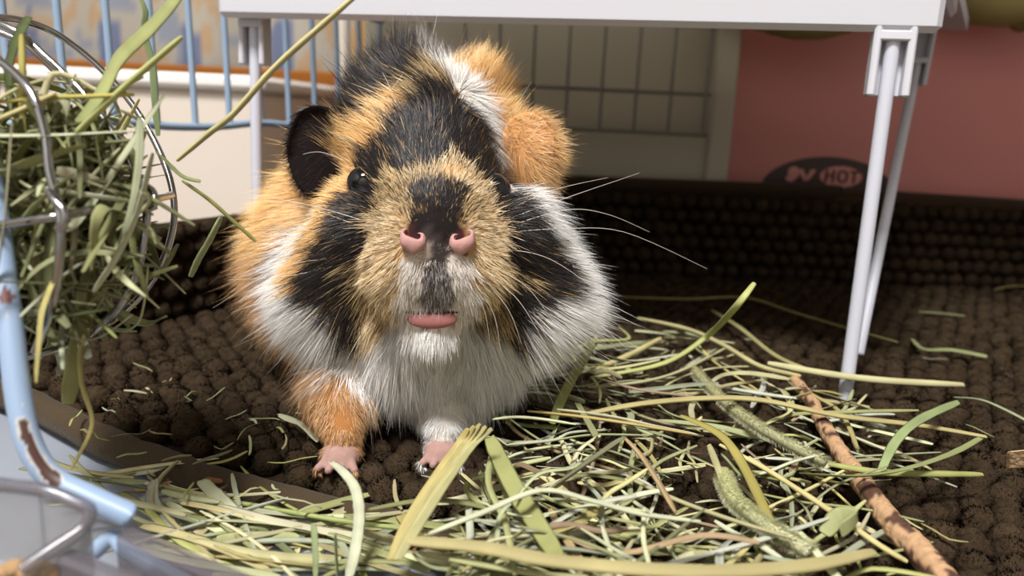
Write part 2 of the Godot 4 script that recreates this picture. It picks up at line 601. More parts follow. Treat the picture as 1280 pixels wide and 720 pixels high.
# -------------------------------------------------------------------- white shelf on legs
func shelf():
	var white := lin(212, 213, 220)
	var fl := Vector3.ZERO
	var fr := P(1176, 41, 25.0)
	var hgt := fr.y
	fl = P(272, 21, (hgt - eye.y) / (P(272, 21, 1.0).y - eye.y))
	var along := (fr - fl)
	var back := Vector3(along.z, 0, -along.x).normalized()
	if back.z > 0: back = -back
	var t := thing("shelf", "white plastic cage shelf standing on thin legs over the mat", "shelf", (fl + fr) / 2 - Vector3(0, hgt, 0))
	var mb := MB.new()
	var depth := 15.5
	var ux := along.normalized()
	var bl := fl + back * depth
	var rear := L(1188, 41, hgt)
	var plan := [fl, fr, rear, bl]
	for h in [2.0, 2.6]:
		var q := []
		for c in plan: q.append(c + Vector3(0, h, 0))
		if h > 2.3: mb.flat4(q[0], q[1], q[2], q[3], white)
		else: mb.flat4(q[0], q[3], q[2], q[1], white)
	for k in 4:
		var c: Vector3 = plan[k]
		var d: Vector3 = plan[(k + 1) % 4]
		mb.flat4(c + Vector3(0, 2.0, 0), d + Vector3(0, 2.0, 0), d + Vector3(0, 2.6, 0), c + Vector3(0, 2.6, 0), white)
	part("platform", mb, mats.plastic, t)
	mb = MB.new()
	box(mb, (fl + fr) / 2 + back * 0.2 + Vector3(0, 1.7, 0), along / 2 + ux * 0.05, Vector3(0, 1.7, 0), back * 0.22, 0.2, white)
	for e in [[fl + ux * 0.3, bl + ux * 0.3], [fr - ux * 0.3, fr.lerp(rear, 0.45) - ux * 0.3]]:
		var run: Vector3 = e[1] - e[0]
		box(mb, (e[0] + e[1]) / 2 + Vector3(0, 2.4, 0), run.cross(Vector3.UP).normalized() * 0.22, Vector3(0, 1.0, 0), run / 2, 0.18, white)
	part("raised_lip", mb, mats.plastic, t)
	# brackets and wire legs: a flat plate with two ribs either side of the leg's end
	for b in [[P(1118, 40, 25.6), G(1056, 497), 1.0, 0.235], [P(318, 21, 31.4), G(324, 404), 0.85, 0.22], [P(1152, 44, 34), P(1073, 442, 29.3), 0.72, 0.2]]:
		var top: Vector3 = b[0]
		top.y = hgt
		if b[3] < 0.21: top = Vector3(b[0].x, hgt, b[0].z)
		var foot: Vector3 = b[1]
		var k: float = b[2]
		var dn := (foot - top).normalized()
		var br := MB.new()
		var len := 2.0 * k
		box(br, top + dn * (len - 2.0) / 2 + back * 0.32, ux * 0.6 * k, dn * (len + 2.0) / 2, back * 0.1, 0.05, white)
		for s in [-1.0, 1.0]:
			box(br, top + dn * (len - 2.0) / 2 + ux * s * 0.52 * k, ux * 0.12 * k, dn * (len + 2.0) / 2, back * 0.36, 0.06, white)
		box(br, top + dn * 0.1 - back * 0.02, ux * 0.5 * k, dn * 0.16, back * 0.34, 0.05, white)
		part("bracket", br, mats.plastic, t)
		var lg := MB.new()
		tube(lg, smooth_path([top + dn * 0.25, top.lerp(foot, 0.5), foot], 6), b[3], 14, lin(206, 209, 220))
		part("leg", lg, mats.paint, t)

# -------------------------------------------------------------------- what stands behind the cage
func back_things():
	# grey-beige board behind the grid
	var mb := MB.new()
	slab(mb, L(455, 53, 0), L(905, 51.5, 0), -3.9, 24, 0.6, 0.1, lin(180, 173, 152))
	single("back_board", mb, mats.plastic, "beige board standing behind the wire grid", "board", L(680, 53, -3.9))
	# pink board with a printed label
	var a := L(912, 50.5, 0)
	var b := L(1580, 48.8, 0)
	var base := L(1100, 50, -3.9)
	var t := thing("pink_board", "dusty pink board behind the shelf legs with a dark arched HOT label", "board", base)
	mb = MB.new()
	slab(mb, a, b, -3.9, 30, 0.8, 0.15, lin(210, 136, 130))
	part("panel", mb, mats.plastic, t)
	var ux := (b - a).normalized()
	var out := Vector3(-ux.z, 0, ux.x)
	if out.z < 0: out = -out
	var face := func(x: float, y: float, lift: float) -> Vector3:
		var dir := P(x, y, 1.0) - eye
		var k := (a - eye).dot(out) / dir.dot(out)
		return eye + dir * k + out * lift
	var arch := MB.new()
	var mid: Vector3 = face.call(1033, 240, 0.012)
	var top: Vector3 = face.call(1033, 196, 0.012)
	var sidep: Vector3 = face.call(1118, 240, 0.012)
	var rx := (sidep - mid).length()
	var ry := (top - mid).length()
	var dark := lin(66, 44, 42)
	disc(arch, mid, ux * rx, Vector3.UP * ry, out, dark, 40)
	part("label_arch", arch, mats.plastic, t)
	var pink := lin(218, 148, 140)
	var oval := MB.new()
	disc(oval, face.call(1051, 221, 0.024), ux * 1.3, Vector3.UP * 0.66, out, pink, 32)
	part("label_oval", oval, mats.plastic, t)
	var blob := MB.new()
	disc(blob, face.call(992, 216, 0.024), ux * 0.36, Vector3.UP * 0.4, out, pink, 20)
	disc(blob, face.call(988, 223, 0.024), ux * 0.3, Vector3.UP * 0.2, out, pink, 20)
	part("label_glyph", blob, mats.plastic, t)
	var vee := MB.new()
	var q: Vector3 = face.call(1008, 219, 0.03)
	for s in [-1.0, 1.0]:
		box(vee, q + ux * s * 0.2, ux * 0.15 , (Vector3.UP * 0.95 + ux * s * 0.55).normalized() * 0.42, out * 0.01, 0.005, pink)
	part("label_glyph", vee, mats.plastic, t)
	var tm := TextMesh.new()
	tm.text = "HOT"
	var f := SystemFont.new()
	f.font_names = PackedStringArray(["Droid Sans"])
	f.font_weight = 700
	tm.font = f
	tm.font_size = 64
	tm.pixel_size = 0.00017
	tm.depth = 0.0002
	var dm := StandardMaterial3D.new()
	dm.resource_name = "label_ink"
	dm.albedo_color = Color8(84, 52, 50)
	tm.material = dm
	var o := MeshInstance3D.new()
	o.name = "lettering"
	o.mesh = tm
	var pp: Vector3 = face.call(1051, 221, 0.045)
	o.transform = Transform3D(Basis(ux, Vector3.UP, out), (pp - base) * CM)
	t.add_child(o, true)
	# olive plush hammock hanging behind the shelf
	var olive := lin(172, 160, 106)
	mb = MB.new()
	var n2 := 60
	var m2 := 18
	var k0 := mb.v.size()
	for i in n2 + 1:
		for j in m2 + 1:
			var x := 880.0 + 520.0 * i / n2
			var sag: float
			if x < 1110: sag = 50.0 - 34.0 * pow((x - 1010.0) / 100.0, 2)
			else: sag = 33.0 - 40.0 * pow((x - 1248.0) / 90.0, 2) + (12.0 if x > 1275 else 0.0)
			sag = maxf(sag, -6.0)
			var c := P(x, sag, 45.5)
			var ang := PI * (float(j) / m2) - PI / 2
			var r := 1.5
			var p := c + Vector3(0, r * 1.0, 0) + Vector3(0, -cos(ang) * r, sin(ang) * r * 1.4)
			p += Vector3.ONE * 0.12 * noise.get_noise_3dv(p * 1.6)
			mb.add(p, Vector3.DOWN, olive)
	for i in n2:
		for j in m2:
			var s := k0 + i * (m2 + 1) + j
			mb.quad(s, s + 1, s + m2 + 2, s + m2 + 1)
	smooth_normals(mb)
	single("hammock", mb, mats.cloth, "olive plush hammock sagging behind the white shelf", "hammock", P(1100, 30, 45.5))
	# pale storage box, timber strip and curtain seen through the side wires
	var bx := thing("storage_box", "white storage box with a lid seen through the blue cage wires", "box", L(150, 56, -3.9))
	mb = MB.new()
	slab(mb, L(-160, 54, 0), L(322, 54, 0), -3.9, 9.6, 24, 0.4, lin(226, 214, 200))
	part("box_body", mb, mats.plastic, bx)
	mb = MB.new()
	slab(mb, L(-165, 53.4, 0), L(330, 53.4, 0), 9.6, 10.6, 26, 0.3, lin(246, 242, 236))
	part("box_lid", mb, mats.plastic, bx)
	mb = MB.new()
	slab(mb, L(-200, 82, 0), L(640, 82, 0), -3.9, 12.2, 1.5, 0.2, lin(150, 92, 34))
	single("timber_strip", mb, mats.bark, "orange brown timber strip below the patterned curtain", "timber", L(200, 82, -3.9))
	var cur := MB.new()
	var nx := 200
	var ny := 40
	var k1 := cur.v.size()
	for i in nx + 1:
		for j in ny + 1:
			var u := float(i) / nx
			var h := 11.0 + 40.0 * j / ny
			var p := L(-260 + 900 * u, 86, h)
			p.z += 0.9 * sin(u * 46.0) + 0.5 * sin(u * 23.0 + 1.0)
			var px := -260 + 900 * u
			var nn := noise.get_noise_2d(px * 0.012, h * 0.16)
			var c := lin(170, 164, 152)
			if nn > 0.18: c = lin(140, 144, 156)
			elif nn < -0.22: c = lin(176, 150, 120)
			if absf(fposmod(px + 12.0, 104.0) - 52.0) < 14 and h < 16.5 + 3 * nn: c = lin(110, 118, 144)
			if px > 440 and px < 480: c = lin(168, 132, 80)
			cur.add(p, Vector3.BACK, c)
	for i in nx:
		for j in ny:
			var s := k1 + i * (ny + 1) + j
			cur.quad(s, s + ny + 1, s + ny + 2, s + 1)
	smooth_normals(cur)
	single("curtain", cur, mats.cloth, "beige curtain with blurred blue and orange print beyond the cage", "curtain", L(200, 86, 11))

func disc(mb: MB, mid: Vector3, ux: Vector3, uy: Vector3, out: Vector3, col: Color, n: int):
	var c := mb.add(mid, out, col)
	for k in n:
		var a := TAU * k / n
		mb.add(mid + ux * cos(a) + uy * sin(a), out, col)
	for k in n:
		var p := c + 1 + k
		var q := c + 1 + (k + 1) % n
		if (mb.v[p] - mid).cross(mb.v[q] - mid).dot(out) > 0: mb.tri(c, p, q)
		else: mb.tri(c, q, p)
	var rim := mb.v.size()
	for k in n:
		var p := mb.v[c + 1 + k]
		var nn := (p - mid).normalized()
		mb.add(p, nn, col); mb.add(p - out * 0.012, nn, col)
	for k in n:
		var p := rim + 2 * k
		var q := rim + 2 * ((k + 1) % n)
		mb.quad(p, p + 1, q + 1, q)

# -------------------------------------------------------------------- guinea pig
var bones := []                                                  # [a, b, ra, rb]
var bare := []                                                   # [point, radius]: where no hair grows
func sd(p: Vector3) -> float:
	var d := 1e9
	for b in bones:
		var ab: Vector3 = b[1]
		var pa: Vector3 = p - b[0]
		var h := clampf(pa.dot(ab) * b[4], 0.0, 1.0)
		var e: float = (pa - ab * h).length() - b[2] - b[3] * h
		var k: float = clampf(0.5 + 0.5 * (d - e) / 0.7, 0.0, 1.0)
		d = lerpf(d, e, k) - 0.7 * k * (1.0 - k) if d < 1e8 else e
	return d

func bone(a: Vector3, b: Vector3, ra: float, rb: float):
	var ab := b - a
	bones.append([a, ab, ra, rb - ra, 1.0 / maxf(ab.length_squared(), 1e-6)])

func nets(field: Callable, lo: Vector3, hi: Vector3, cell: float) -> MB:
	var n := Vector3i(((hi - lo) / cell).ceil()) + Vector3i.ONE * 5
	n = Vector3i((n.x + 3) / 4 * 4, (n.y + 3) / 4 * 4, (n.z + 3) / 4 * 4)
	var sx := 1
	var sy := n.x
	var sz := n.x * n.y
	var val := PackedFloat32Array()
	val.resize(n.x * n.y * n.z)
	val.fill(1e8)
	var vid := PackedInt32Array()
	vid.resize(val.size())
	vid.fill(-1)
	var mb := MB.new()
	var cells := []
	var reach := cell * 4.0 * 0.9 + cell * 1.5
	for bz in n.z / 4:
		for by in n.y / 4:
			for bx in n.x / 4:
				var c := lo + Vector3(bx * 4 + 2, by * 4 + 2, bz * 4 + 2) * cell
				if absf(field.call(c)) > reach: continue
				for z in range(bz * 4, mini(bz * 4 + 4, n.z - 1)):
					for y in range(by * 4, mini(by * 4 + 4, n.y - 1)):
						for x in range(bx * 4, mini(bx * 4 + 4, n.x - 1)):
							var id := x + y * sy + z * sz
							var first := 0.0
							var mixed := false
							for k in 8:
								var j := id + (k & 1) + ((k >> 1) & 1) * sy + (k >> 2) * sz
								if val[j] > 1e7: val[j] = field.call(lo + Vector3(x + (k & 1), y + ((k >> 1) & 1), z + (k >> 2)) * cell)
								if k == 0: first = val[j]
								elif (val[j] < 0.0) != (first < 0.0): mixed = true
							if not mixed: continue
							var sum := Vector3.ZERO
							var cnt := 0
							for k in 8:
								for axis in 3:
									if k & (1 << axis): continue
									var k2 := k | (1 << axis)
									var a := val[id + (k & 1) + ((k >> 1) & 1) * sy + (k >> 2) * sz]
									var b := val[id + (k2 & 1) + ((k2 >> 1) & 1) * sy + (k2 >> 2) * sz]
									if (a < 0.0) != (b < 0.0):
										var p := Vector3(k & 1, (k >> 1) & 1, k >> 2)
										p[axis] += a / (a - b)
										sum += p
										cnt += 1
							vid[id] = mb.add(lo + (Vector3(x, y, z) + sum / cnt) * cell, Vector3.ZERO)
							cells.append(id)
	var st := [sx, sy, sz]
	for id in cells:
		for axis in 3:
			var a: float = val[id]
			var b: float = val[id + st[axis]]
			if (a < 0.0) == (b < 0.0): continue
			var u: int = st[(axis + 1) % 3]
			var w: int = st[(axis + 2) % 3]
			if id - u - w < 0 or vid[id - u] < 0 or vid[id - w] < 0 or vid[id - u - w] < 0: continue
			if a < 0.0: mb.quad(vid[id - u - w], vid[id - w], vid[id], vid[id - u])
			else: mb.quad(vid[id - u - w], vid[id - u], vid[id], vid[id - w])
	for k in range(0, mb.i.size(), 3):
		var p := mb.v[mb.i[k]]
		var nn := (mb.v[mb.i[k + 2]] - p).cross(mb.v[mb.i[k + 1]] - p)
		for j in 3: mb.n[mb.i[k + j]] += nn
	for k in mb.n.size(): mb.n[k] = mb.n[k].normalized()
	return mb

func on_skin(x: float, y: float, d0 := 17.0) -> Vector3:         # the first point of the body on the ray of a pixel
	var d := d0
	for k in 60:
		var e := sd(P(x, y, d))
		if e < 0.01: break
		d += maxf(e * 0.9, 0.02)
		if d > 34: return P(x, y, 25)
	return P(x, y, d)

var coat := []                                                   # [point, kind]
var flow := []                                                   # [point, direction, length, lift]

func coat_at(p: Vector3) -> String:
	var best := 1e9
	var kind := "W"
	for s in coat:
		var d: float = p.distance_squared_to(s[0])
		if d < best:
			best = d
			kind = s[1]
	return kind

# dark, orange, white, agouti, grey ... -> [root, tip]
func hair_colours(kind: String) -> Array:
	var r := rng.randf_range(0.75, 1.2)
	var black := mul(lin(38, 34, 34), r)
	match kind:
		"K":
			if rng.randf() < 0.045: return [black, mul(lin(196, 158, 100), r)]
			return [black, mul(black, 1.1)]
		"O": return [mul(lin(218, 166, 102), r), mul(lin(238, 194, 128), r)] if rng.randf() > 0.1 else [mul(lin(226, 190, 136), r), mul(lin(248, 230, 194), r)]
		"B": return [mul(lin(182, 136, 92), r), mul(lin(212, 168, 120), r)]
		"W": return [mul(lin(226, 220, 212), r), mul(lin(246, 244, 240), r)]
		"T":
			if rng.randf() < 0.42: return [black, mul(lin(92, 76, 58), r)]
			return [mul(lin(120, 98, 72), r), mul(lin(230, 200, 148), r)]
		"Y":
			if rng.randf() < 0.13: return [mul(lin(206, 180, 140), r), mul(lin(248, 234, 208), r)]
			if rng.randf() < 0.28: return [black, mul(lin(150, 112, 66), r)]
			return [mul(lin(190, 158, 116), r), mul(lin(240, 214, 168), r)]
		"D":
			if rng.randf() < 0.3: return [black, mul(lin(190, 182, 176), r)]
			return [black, mul(lin(104, 98, 98), r)]
		"G":
			return [mul(lin(186, 172, 160), r), mul(lin(240, 232, 222), r)]
		"P": return [mul(lin(214, 168, 160), r), mul(lin(230, 200, 190), r)]
	return [black, black]

func tint(kind: String) -> Color:
	match kind:
		"K": return lin(40, 35, 34)
		"O": return lin(208, 158, 100)
		"B": return lin(160, 110, 64)
		"W": return lin(222, 214, 204)
		"T": return lin(112, 88, 60)
		"Y": return lin(192, 156, 108)
		"D": return lin(70, 62, 60)
		"N": return lin(72, 46, 44)
		"G": return lin(176, 158, 146)
	return lin(214, 160, 150)

func guinea_pig():
	var base := L(500, 28, 0)
	var t := thing("guinea_pig", "long haired black, ginger and white guinea pig facing the camera on the mat", "guinea pig", base)
	# trunk, neck, head, legs
	bone(P(528, 186, 23.2), P(545, 286, 19.5), 2.25, 1.3)
	bone(P(506, 338, 19.6), P(584, 338, 19.6), 0.98, 0.98)
	bone(P(462, 290, 21.3), P(440, 358, 22.2), 1.35, 1.7)
	bone(P(626, 294, 21.3), P(646, 358, 22.2), 1.35, 1.7)
	bone(P(512, 112, 25.2), P(505, 130, 26.5), 1.2, 1.5)
	bone(P(588, 122, 24.6), P(580, 150, 25.5), 1.05, 1.5)
	bone(P(418, 205, 23.4), P(445, 190, 24.0), 0.75, 1.0)
	bone(P(644, 205, 23.4), P(618, 190, 24.0), 0.75, 1.0)
	bone(P(542, 408, 20.0), P(540, 430, 22.5), 0.8, 1.9)
	bone(P(538, 408, 23.0), P(525, 420, 25.5), 2.0, 2.2)
	bone(P(474, 425, 23.0), P(500, 430, 24.0), 1.3, 1.6)
	bone(P(606, 428, 23.0), P(575, 430, 24.0), 1.3, 1.6)
	bone(P(462, 322, 27.0), P(515, 268, 38.0), 3.6, 3.9)
	bone(P(440, 305, 36.0), P(430, 330, 33.0), 2.4, 2.0)
	bone(P(600, 305, 36.0), P(620, 330, 33.0), 2.4, 2.0)
	var foot_l := G(424, 572, 0.3)
	var foot_r := G(552, 566, 0.3)
	var back := Vector3(0, 0, -1)
	bone(P(440, 430, 23.4), P(422, 500, 21.8), 0.9, 0.68)
	bone(P(422, 500, 21.8), foot_l + back * 0.5 + Vector3(0, 0.35, 0), 0.72, 0.48)
	bone(P(572, 440, 24.0), P(560, 500, 22.8), 1.2, 0.8)
	bone(P(560, 500, 22.8), foot_r + back * 0.5 + Vector3(0, 0.35, 0), 0.8, 0.48)
	var nose_l := on_skin(517, 297)
	var nose_r := on_skin(577, 298)
	var mouth := on_skin(540, 398)
	bare = [[nose_l, 0.21], [nose_r, 0.21], [nose_l - ax_up * 0.16, 0.2], [nose_r - ax_up * 0.16, 0.2], [mouth, 0.2], [on_skin(522, 399), 0.18], [on_skin(558, 399), 0.18], [foot_l + Vector3(0, 0, 0.25), 0.5], [foot_r + Vector3(0, 0, 0.25), 0.5]]
	# coat map
	for s in [["K", 448, 142], ["K", 432, 160], ["K", 466, 126], ["K", 480, 108], ["K", 496, 98], ["K", 500, 84], ["K", 515, 66], ["K", 520, 88], ["D", 538, 78], ["G", 554, 74], ["O", 470, 162], ["O", 490, 144], ["O", 508, 130], ["T", 528, 116], ["T", 546, 102], ["K", 455, 152], ["K", 476, 138], ["K", 492, 124], ["K", 512, 108], ["K", 530, 98], ["O", 448, 182], ["O", 425, 196], ["O", 432, 214], ["O", 405, 225], ["O", 412, 246], ["O", 425, 240], ["O", 400, 262],
			["K", 550, 120], ["K", 566, 134], ["K", 580, 152], ["K", 540, 140], ["K", 515, 155], ["K", 592, 178], ["K", 606, 200], ["K", 560, 170], ["K", 530, 180], ["K", 500, 176], ["K", 478, 196], ["K", 462, 214], ["K", 618, 225], ["K", 630, 250], ["K", 590, 200], ["K", 540, 200], ["K", 505, 200],
			["W", 574, 100], ["W", 594, 138], ["W", 610, 166], ["W", 624, 190], ["W", 636, 210], ["W", 646, 226], ["W", 656, 242], ["W", 668, 258],
			["O", 582, 88], ["O", 598, 108], ["O", 613, 132], ["O", 630, 156], ["O", 645, 180], ["O", 655, 202], ["O", 672, 226],
			["T", 480, 236], ["T", 500, 236], ["Y", 560, 212], ["T", 540, 218], ["Y", 582, 218], ["Y", 600, 236], ["Y", 612, 262], ["Y", 618, 282], ["Y", 614, 302], ["T", 472, 258], ["Y", 468, 278], ["Y", 478, 298], ["Y", 490, 272], ["T", 505, 258], ["K", 470, 236], ["K", 464, 248], ["K", 460, 264], ["K", 622, 234], ["K", 627, 256], ["K", 612, 220],
			["K", 540, 240], ["K", 546, 256], ["K", 526, 248], ["K", 566, 248], ["K", 546, 272], ["K", 547, 290], ["D", 547, 306], ["N", 516, 297], ["N", 578, 299], ["Y", 504, 286], ["K", 527, 286], ["K", 566, 286], ["Y", 592, 287], ["Y", 502, 300], ["Y", 593, 302], ["D", 533, 300], ["D", 561, 302], ["D", 546, 322], ["D", 546, 345], ["D", 545, 362], ["D", 548, 374], ["D", 537, 350], ["D", 554, 350], ["D", 536, 368], ["D", 556, 368], ["D", 546, 382], ["T", 590, 264], ["G", 530, 318], ["G", 565, 318], ["G", 518, 332], ["G", 576, 332], ["G", 520, 350], ["G", 572, 350], ["G", 514, 370], ["G", 580, 370], ["G", 518, 382], ["G", 572, 382],
			["Y", 492, 326], ["Y", 486, 352], ["Y", 482, 374], ["Y", 474, 388], ["Y", 466, 400], ["Y", 598, 322], ["Y", 603, 346], ["T", 612, 366], ["T", 618, 384], ["T", 628, 326],
			["K", 445, 258], ["K", 430, 282], ["K", 416, 308], ["K", 404, 334], ["K", 400, 354], ["K", 440, 310], ["K", 430, 340], ["K", 426, 366], ["K", 440, 388], ["K", 444, 406], ["K", 450, 290], ["T", 452, 335],
			["O", 412, 274], ["O", 398, 300], ["O", 386, 326], ["O", 380, 342], ["W", 392, 284], ["W", 380, 304], ["W", 370, 322], ["W", 366, 342], ["W", 374, 358], ["W", 386, 372], ["W", 404, 386], ["W", 418, 400], ["W", 424, 420], ["O", 364, 300],
			["K", 640, 272], ["K", 648, 296], ["K", 660, 314], ["K", 672, 330], ["K", 684, 344], ["K", 652, 336], ["K", 660, 356], ["K", 642, 366], ["K", 636, 386], ["K", 630, 402], ["K", 640, 318], ["T", 650, 346],
			["W", 684, 278], ["W", 690, 300], ["W", 697, 322], ["W", 702, 345], ["W", 698, 366], ["W", 680, 378], ["W", 664, 392], ["W", 650, 408],
			["W", 540, 425], ["W", 500, 420], ["W", 580, 425], ["W", 610, 415], ["W", 480, 425], ["W", 460, 430], ["W", 446, 436], ["W", 540, 470], ["W", 600, 475], ["W", 450, 450], ["W", 500, 490], ["W", 580, 500], ["W", 560, 530], ["W", 555, 555], ["W", 640, 445], ["W", 660, 440],
			["B", 415, 478], ["B", 402, 474], ["B", 418, 500], ["B", 425, 530], ["B", 440, 505], ["B", 420, 555], ["O", 350, 280], ["B", 340, 330], ["B", 335, 400], ["B", 345, 440], ["K", 480, 520], ["K", 360, 300]]:
		if s[0] == "K" and s[1] == 360: continue
		coat.append([on_skin(s[1], s[2]), s[0]])
	for s in [["B", -6, 5, -30], ["K", -2, 7.5, -33], ["O", 1.5, 6, -34], ["B", -5, 6, -38], ["W", 2, 3, -30], ["K", -3, 0.5, -24.5], ["B", 1.5, 4, -40]]:
		coat.append([Vector3(s[1], s[2], s[3]), s[0]])
	# flow: pixel, direction (right, down, away), length, lift
	for s in [[545, 262, 0, -1, 0.6, 0.2, 0.25], [545, 300, 0, -1, 0.2, 0.1, 0.2], [545, 345, 0, 1, 0.1, 0.2, 0.4], [520, 340, -0.4, 1, 0.1, 0.24, 0.4], [572, 340, 0.4, 1, 0.1, 0.24, 0.4], [540, 225, 0, -1, 0.6, 0.32, 0.35], [600, 245, 0.6, -0.7, 0.5, 0.3, 0.35], [485, 245, -0.6, -0.7, 0.5, 0.3, 0.35],
			[540, 180, 0, -1, 0.7, 0.6, 0.25], [480, 195, -0.4, -1, 0.5, 0.55, 0.3], [600, 195, 0.3, -1, 0.5, 0.6, 0.25], [510, 90, -0.35, -1, -0.25, 1.25, 0.8], [470, 115, -0.7, -1, -0.1, 1.3, 0.7], [552, 76, 0.05, -1, -0.1, 1.1, 0.75],
			[582, 100, 0.25, -1, 0.2, 0.9, 0.35], [605, 150, 0.45, 1, 0.1, 0.9, 0.15], [600, 100, 0.4, -1, 0.1, 1.1, 0.6], [630, 145, 0.7, -0.9, 0.1, 1.1, 0.6], [655, 195, 0.9, -0.4, 0.2, 1.1, 0.5], [640, 215, 0.7, 0.8, 0.2, 0.8, 0.3], [668, 255, 0.9, 0.6, 0.3, 0.9, 0.4],
			[432, 190, -0.9, -0.9, 0.2, 1.1, 0.5], [405, 235, -1, 0.1, 0.3, 1.0, 0.5], [470, 152, -1, -0.7, 0.2, 1.0, 0.45], [520, 110, -1, -0.25, 0.3, 0.8, 0.3], [430, 225, -1, -0.2, 0.3, 0.8, 0.4], [385, 280, -1, 0.4, 0.3, 1.1, 0.5],
			[480, 285, -1, -0.15, 0.5, 0.32, 0.35], [480, 345, -1, 0.55, 0.4, 0.5, 0.35], [490, 385, -0.45, 1, 0.2, 0.65, 0.3], [462, 415, -0.3, 1, 0.2, 0.8, 0.3], [440, 310, -1, 0.3, 0.5, 0.7, 0.35], [405, 350, -1, 0.5, 0.4, 1.0, 0.4], [372, 310, -1, 0.25, 0.4, 1.15, 0.5], [370, 390, -1, 0.45, 0.3, 1.2, 0.5], [420, 425, -0.7, 1, 0.2, 1.4, 0.4],
			[612, 285, 1, -0.1, 0.5, 0.35, 0.35], [605, 345, 0.9, 0.6, 0.4, 0.5, 0.35], [600, 385, 0.4, 1, 0.2, 0.6, 0.3], [650, 320, 1, 0.25, 0.5, 0.7, 0.35], [690, 320, 1, 0.15, 0.3, 1.1, 0.5], [695, 380, 1, 0.35, 0.2, 1.4, 0.5], [660, 420, 0.7, 1, 0.1, 1.3, 0.45], [690, 285, 1, -0.1, 0.3, 1.0, 0.5],
			[540, 425, 0, 1, 0.1, 0.4, 0.3], [520, 382, -0.1, 1, 0, 0.24, 0.35], [545, 382, 0, 1, 0, 0.22, 0.35], [570, 382, 0.1, 1, 0, 0.24, 0.35], [540, 465, 0, 1, 0, 0.9, 0.35], [470, 455, -0.3, 1, 0, 1.1, 0.35], [610, 460, 0.3, 1, 0, 1.1, 0.35], [415, 490, 0, 1, 0.1, 0.42, 0.16], [422, 535, 0, 1, 0, 0.3, 0.12], [424, 556, 0, 1, 0, 0.14, 0.1], [556, 515, 0, 1, 0, 0.4, 0.2], [553, 548, 0, 1, 0, 0.14, 0.1], [340, 330, -0.8, 0.4, 0.7, 1.5, 0.45], [340, 420, -0.7, 0.9, 0.4, 1.4, 0.45]]:
		flow.append([on_skin(s[0], s[1]), (ax_right * s[2] - ax_up * s[3] - ax_back * s[4]).normalized(), s[5], s[6]])
	for s in [Vector3(-5, 5, -34), Vector3(-2, 8, -34), Vector3(2, 5, -34), Vector3(-2, 2, -40)]: flow.append([s, Vector3(0, -0.3, -1), 1.3, 0.35])
	var body := nets(sd, Vector3(-9.5, 0.0, -43.0), Vector3(5.5, 11.5, -16.0), 0.2)
	for k in body.v.size():
		body.c[k] = tint(coat_at(body.v[k] + 0.25 * Vector3(noise.get_noise_3dv(body.v[k] * 3.0), noise.get_noise_3dv(body.v[k] * 3.0 + Vector3(9, 0, 0)), 0)))
	# paws
	var pink := lin(174, 140, 130)
	for f: Vector3 in [foot_l, foot_r]:
		var toes := []
		var fan := [-0.42, -0.15, 0.14, 0.42]
		for k in 4:
			var dir := Vector3(sin(fan[k] * 1.3), 0, cos(fan[k] * 1.3))
			var r: Vector3 = f + Vector3(fan[k] * 0.66, -0.06, 0.05)
			toes.append([r, r + dir * (0.4 - 0.12 * absf(fan[k])) + Vector3(0, -0.1, 0), 0.13, 0.1])
		var paw := func(p: Vector3) -> float:
			var q := (p - (f + Vector3(0, 0.0, -0.25))) / Vector3(0.5, 0.32, 0.55)
			var d := (q.length() - 1.0) * 0.4
			for c in toes:
				var ab: Vector3 = c[1] - c[0]
				var h := clampf((p - c[0]).dot(ab) / ab.length_squared(), 0.0, 1.0)
				var e: float = (p - c[0] - ab * h).length() - lerpf(c[2], c[3], h)
				var k := clampf(0.5 + 0.5 * (d - e) / 0.1, 0.0, 1.0)
				d = lerpf(d, e, k) - 0.1 * k * (1.0 - k)
			return d
		var pb := nets(paw, f - Vector3(1.0, 0.6, 1.1), f + Vector3(1.0, 0.6, 1.0), 0.05)
		for k in pb.c.size(): pb.c[k] = mul(pink, 0.92 + 0.12 * noise.get_noise_3dv(pb.v[k] * 6.0))
		body.join(pb)
	part("body", body, mats.hide, t)
	# nose: two pink wings with a slit each
	var wings := []
	var slits := []
	for s in [[nose_l, -1.0], [nose_r, 1.0]]:
		var c: Vector3 = s[0] + ax_back * 0.03
		var rt: Vector3 = ax_right * s[1]
		wings.append([c + rt * 0.19 + ax_up * 0.1 - ax_back * 0.04, c + rt * 0.13 - ax_up * 0.1, 0.12])
		wings.append([c + rt * 0.12 - ax_up * 0.09, c - rt * 0.1 - ax_up * 0.13, 0.18])
		wings.append([c - rt * 0.11 - ax_up * 0.13, c - rt * 0.17 + ax_up * 0.02 - ax_back * 0.03, 0.1])
		wings.append([c + rt * 0.02 - ax_up * 0.16, c + rt * 0.0 - ax_up * 0.26, 0.12])
		for j in 5: slits.append([c + rt * 0.15 + ax_up * 0.11 + ax_back * (0.22 - j * 0.09), c - rt * 0.11 + ax_up * 0.01 + ax_back * (0.22 - j * 0.09), 0.068])
	var nose := func(p: Vector3) -> float:
		var d := 1e9
		for c in wings:
			var ab: Vector3 = c[1] - c[0]
			var h := clampf((p - c[0]).dot(ab) / ab.length_squared(), 0.0, 1.0)
			var e: float = (p - c[0] - ab * h).length() - c[2]
			var k := clampf(0.5 + 0.5 * (d - e) / 0.12, 0.0, 1.0)
			d = lerpf(d, e, k) - 0.12 * k * (1.0 - k) if d < 1e8 else e
		for c in slits:
			var ab: Vector3 = c[1] - c[0]
			var h := clampf((p - c[0]).dot(ab) / ab.length_squared(), 0.0, 1.0)
			d = maxf(d, 0.08 * 0 + c[2] - (p - c[0] - ab * h).length())
		return d
	var ctr := nose_l.lerp(nose_r, 0.5)
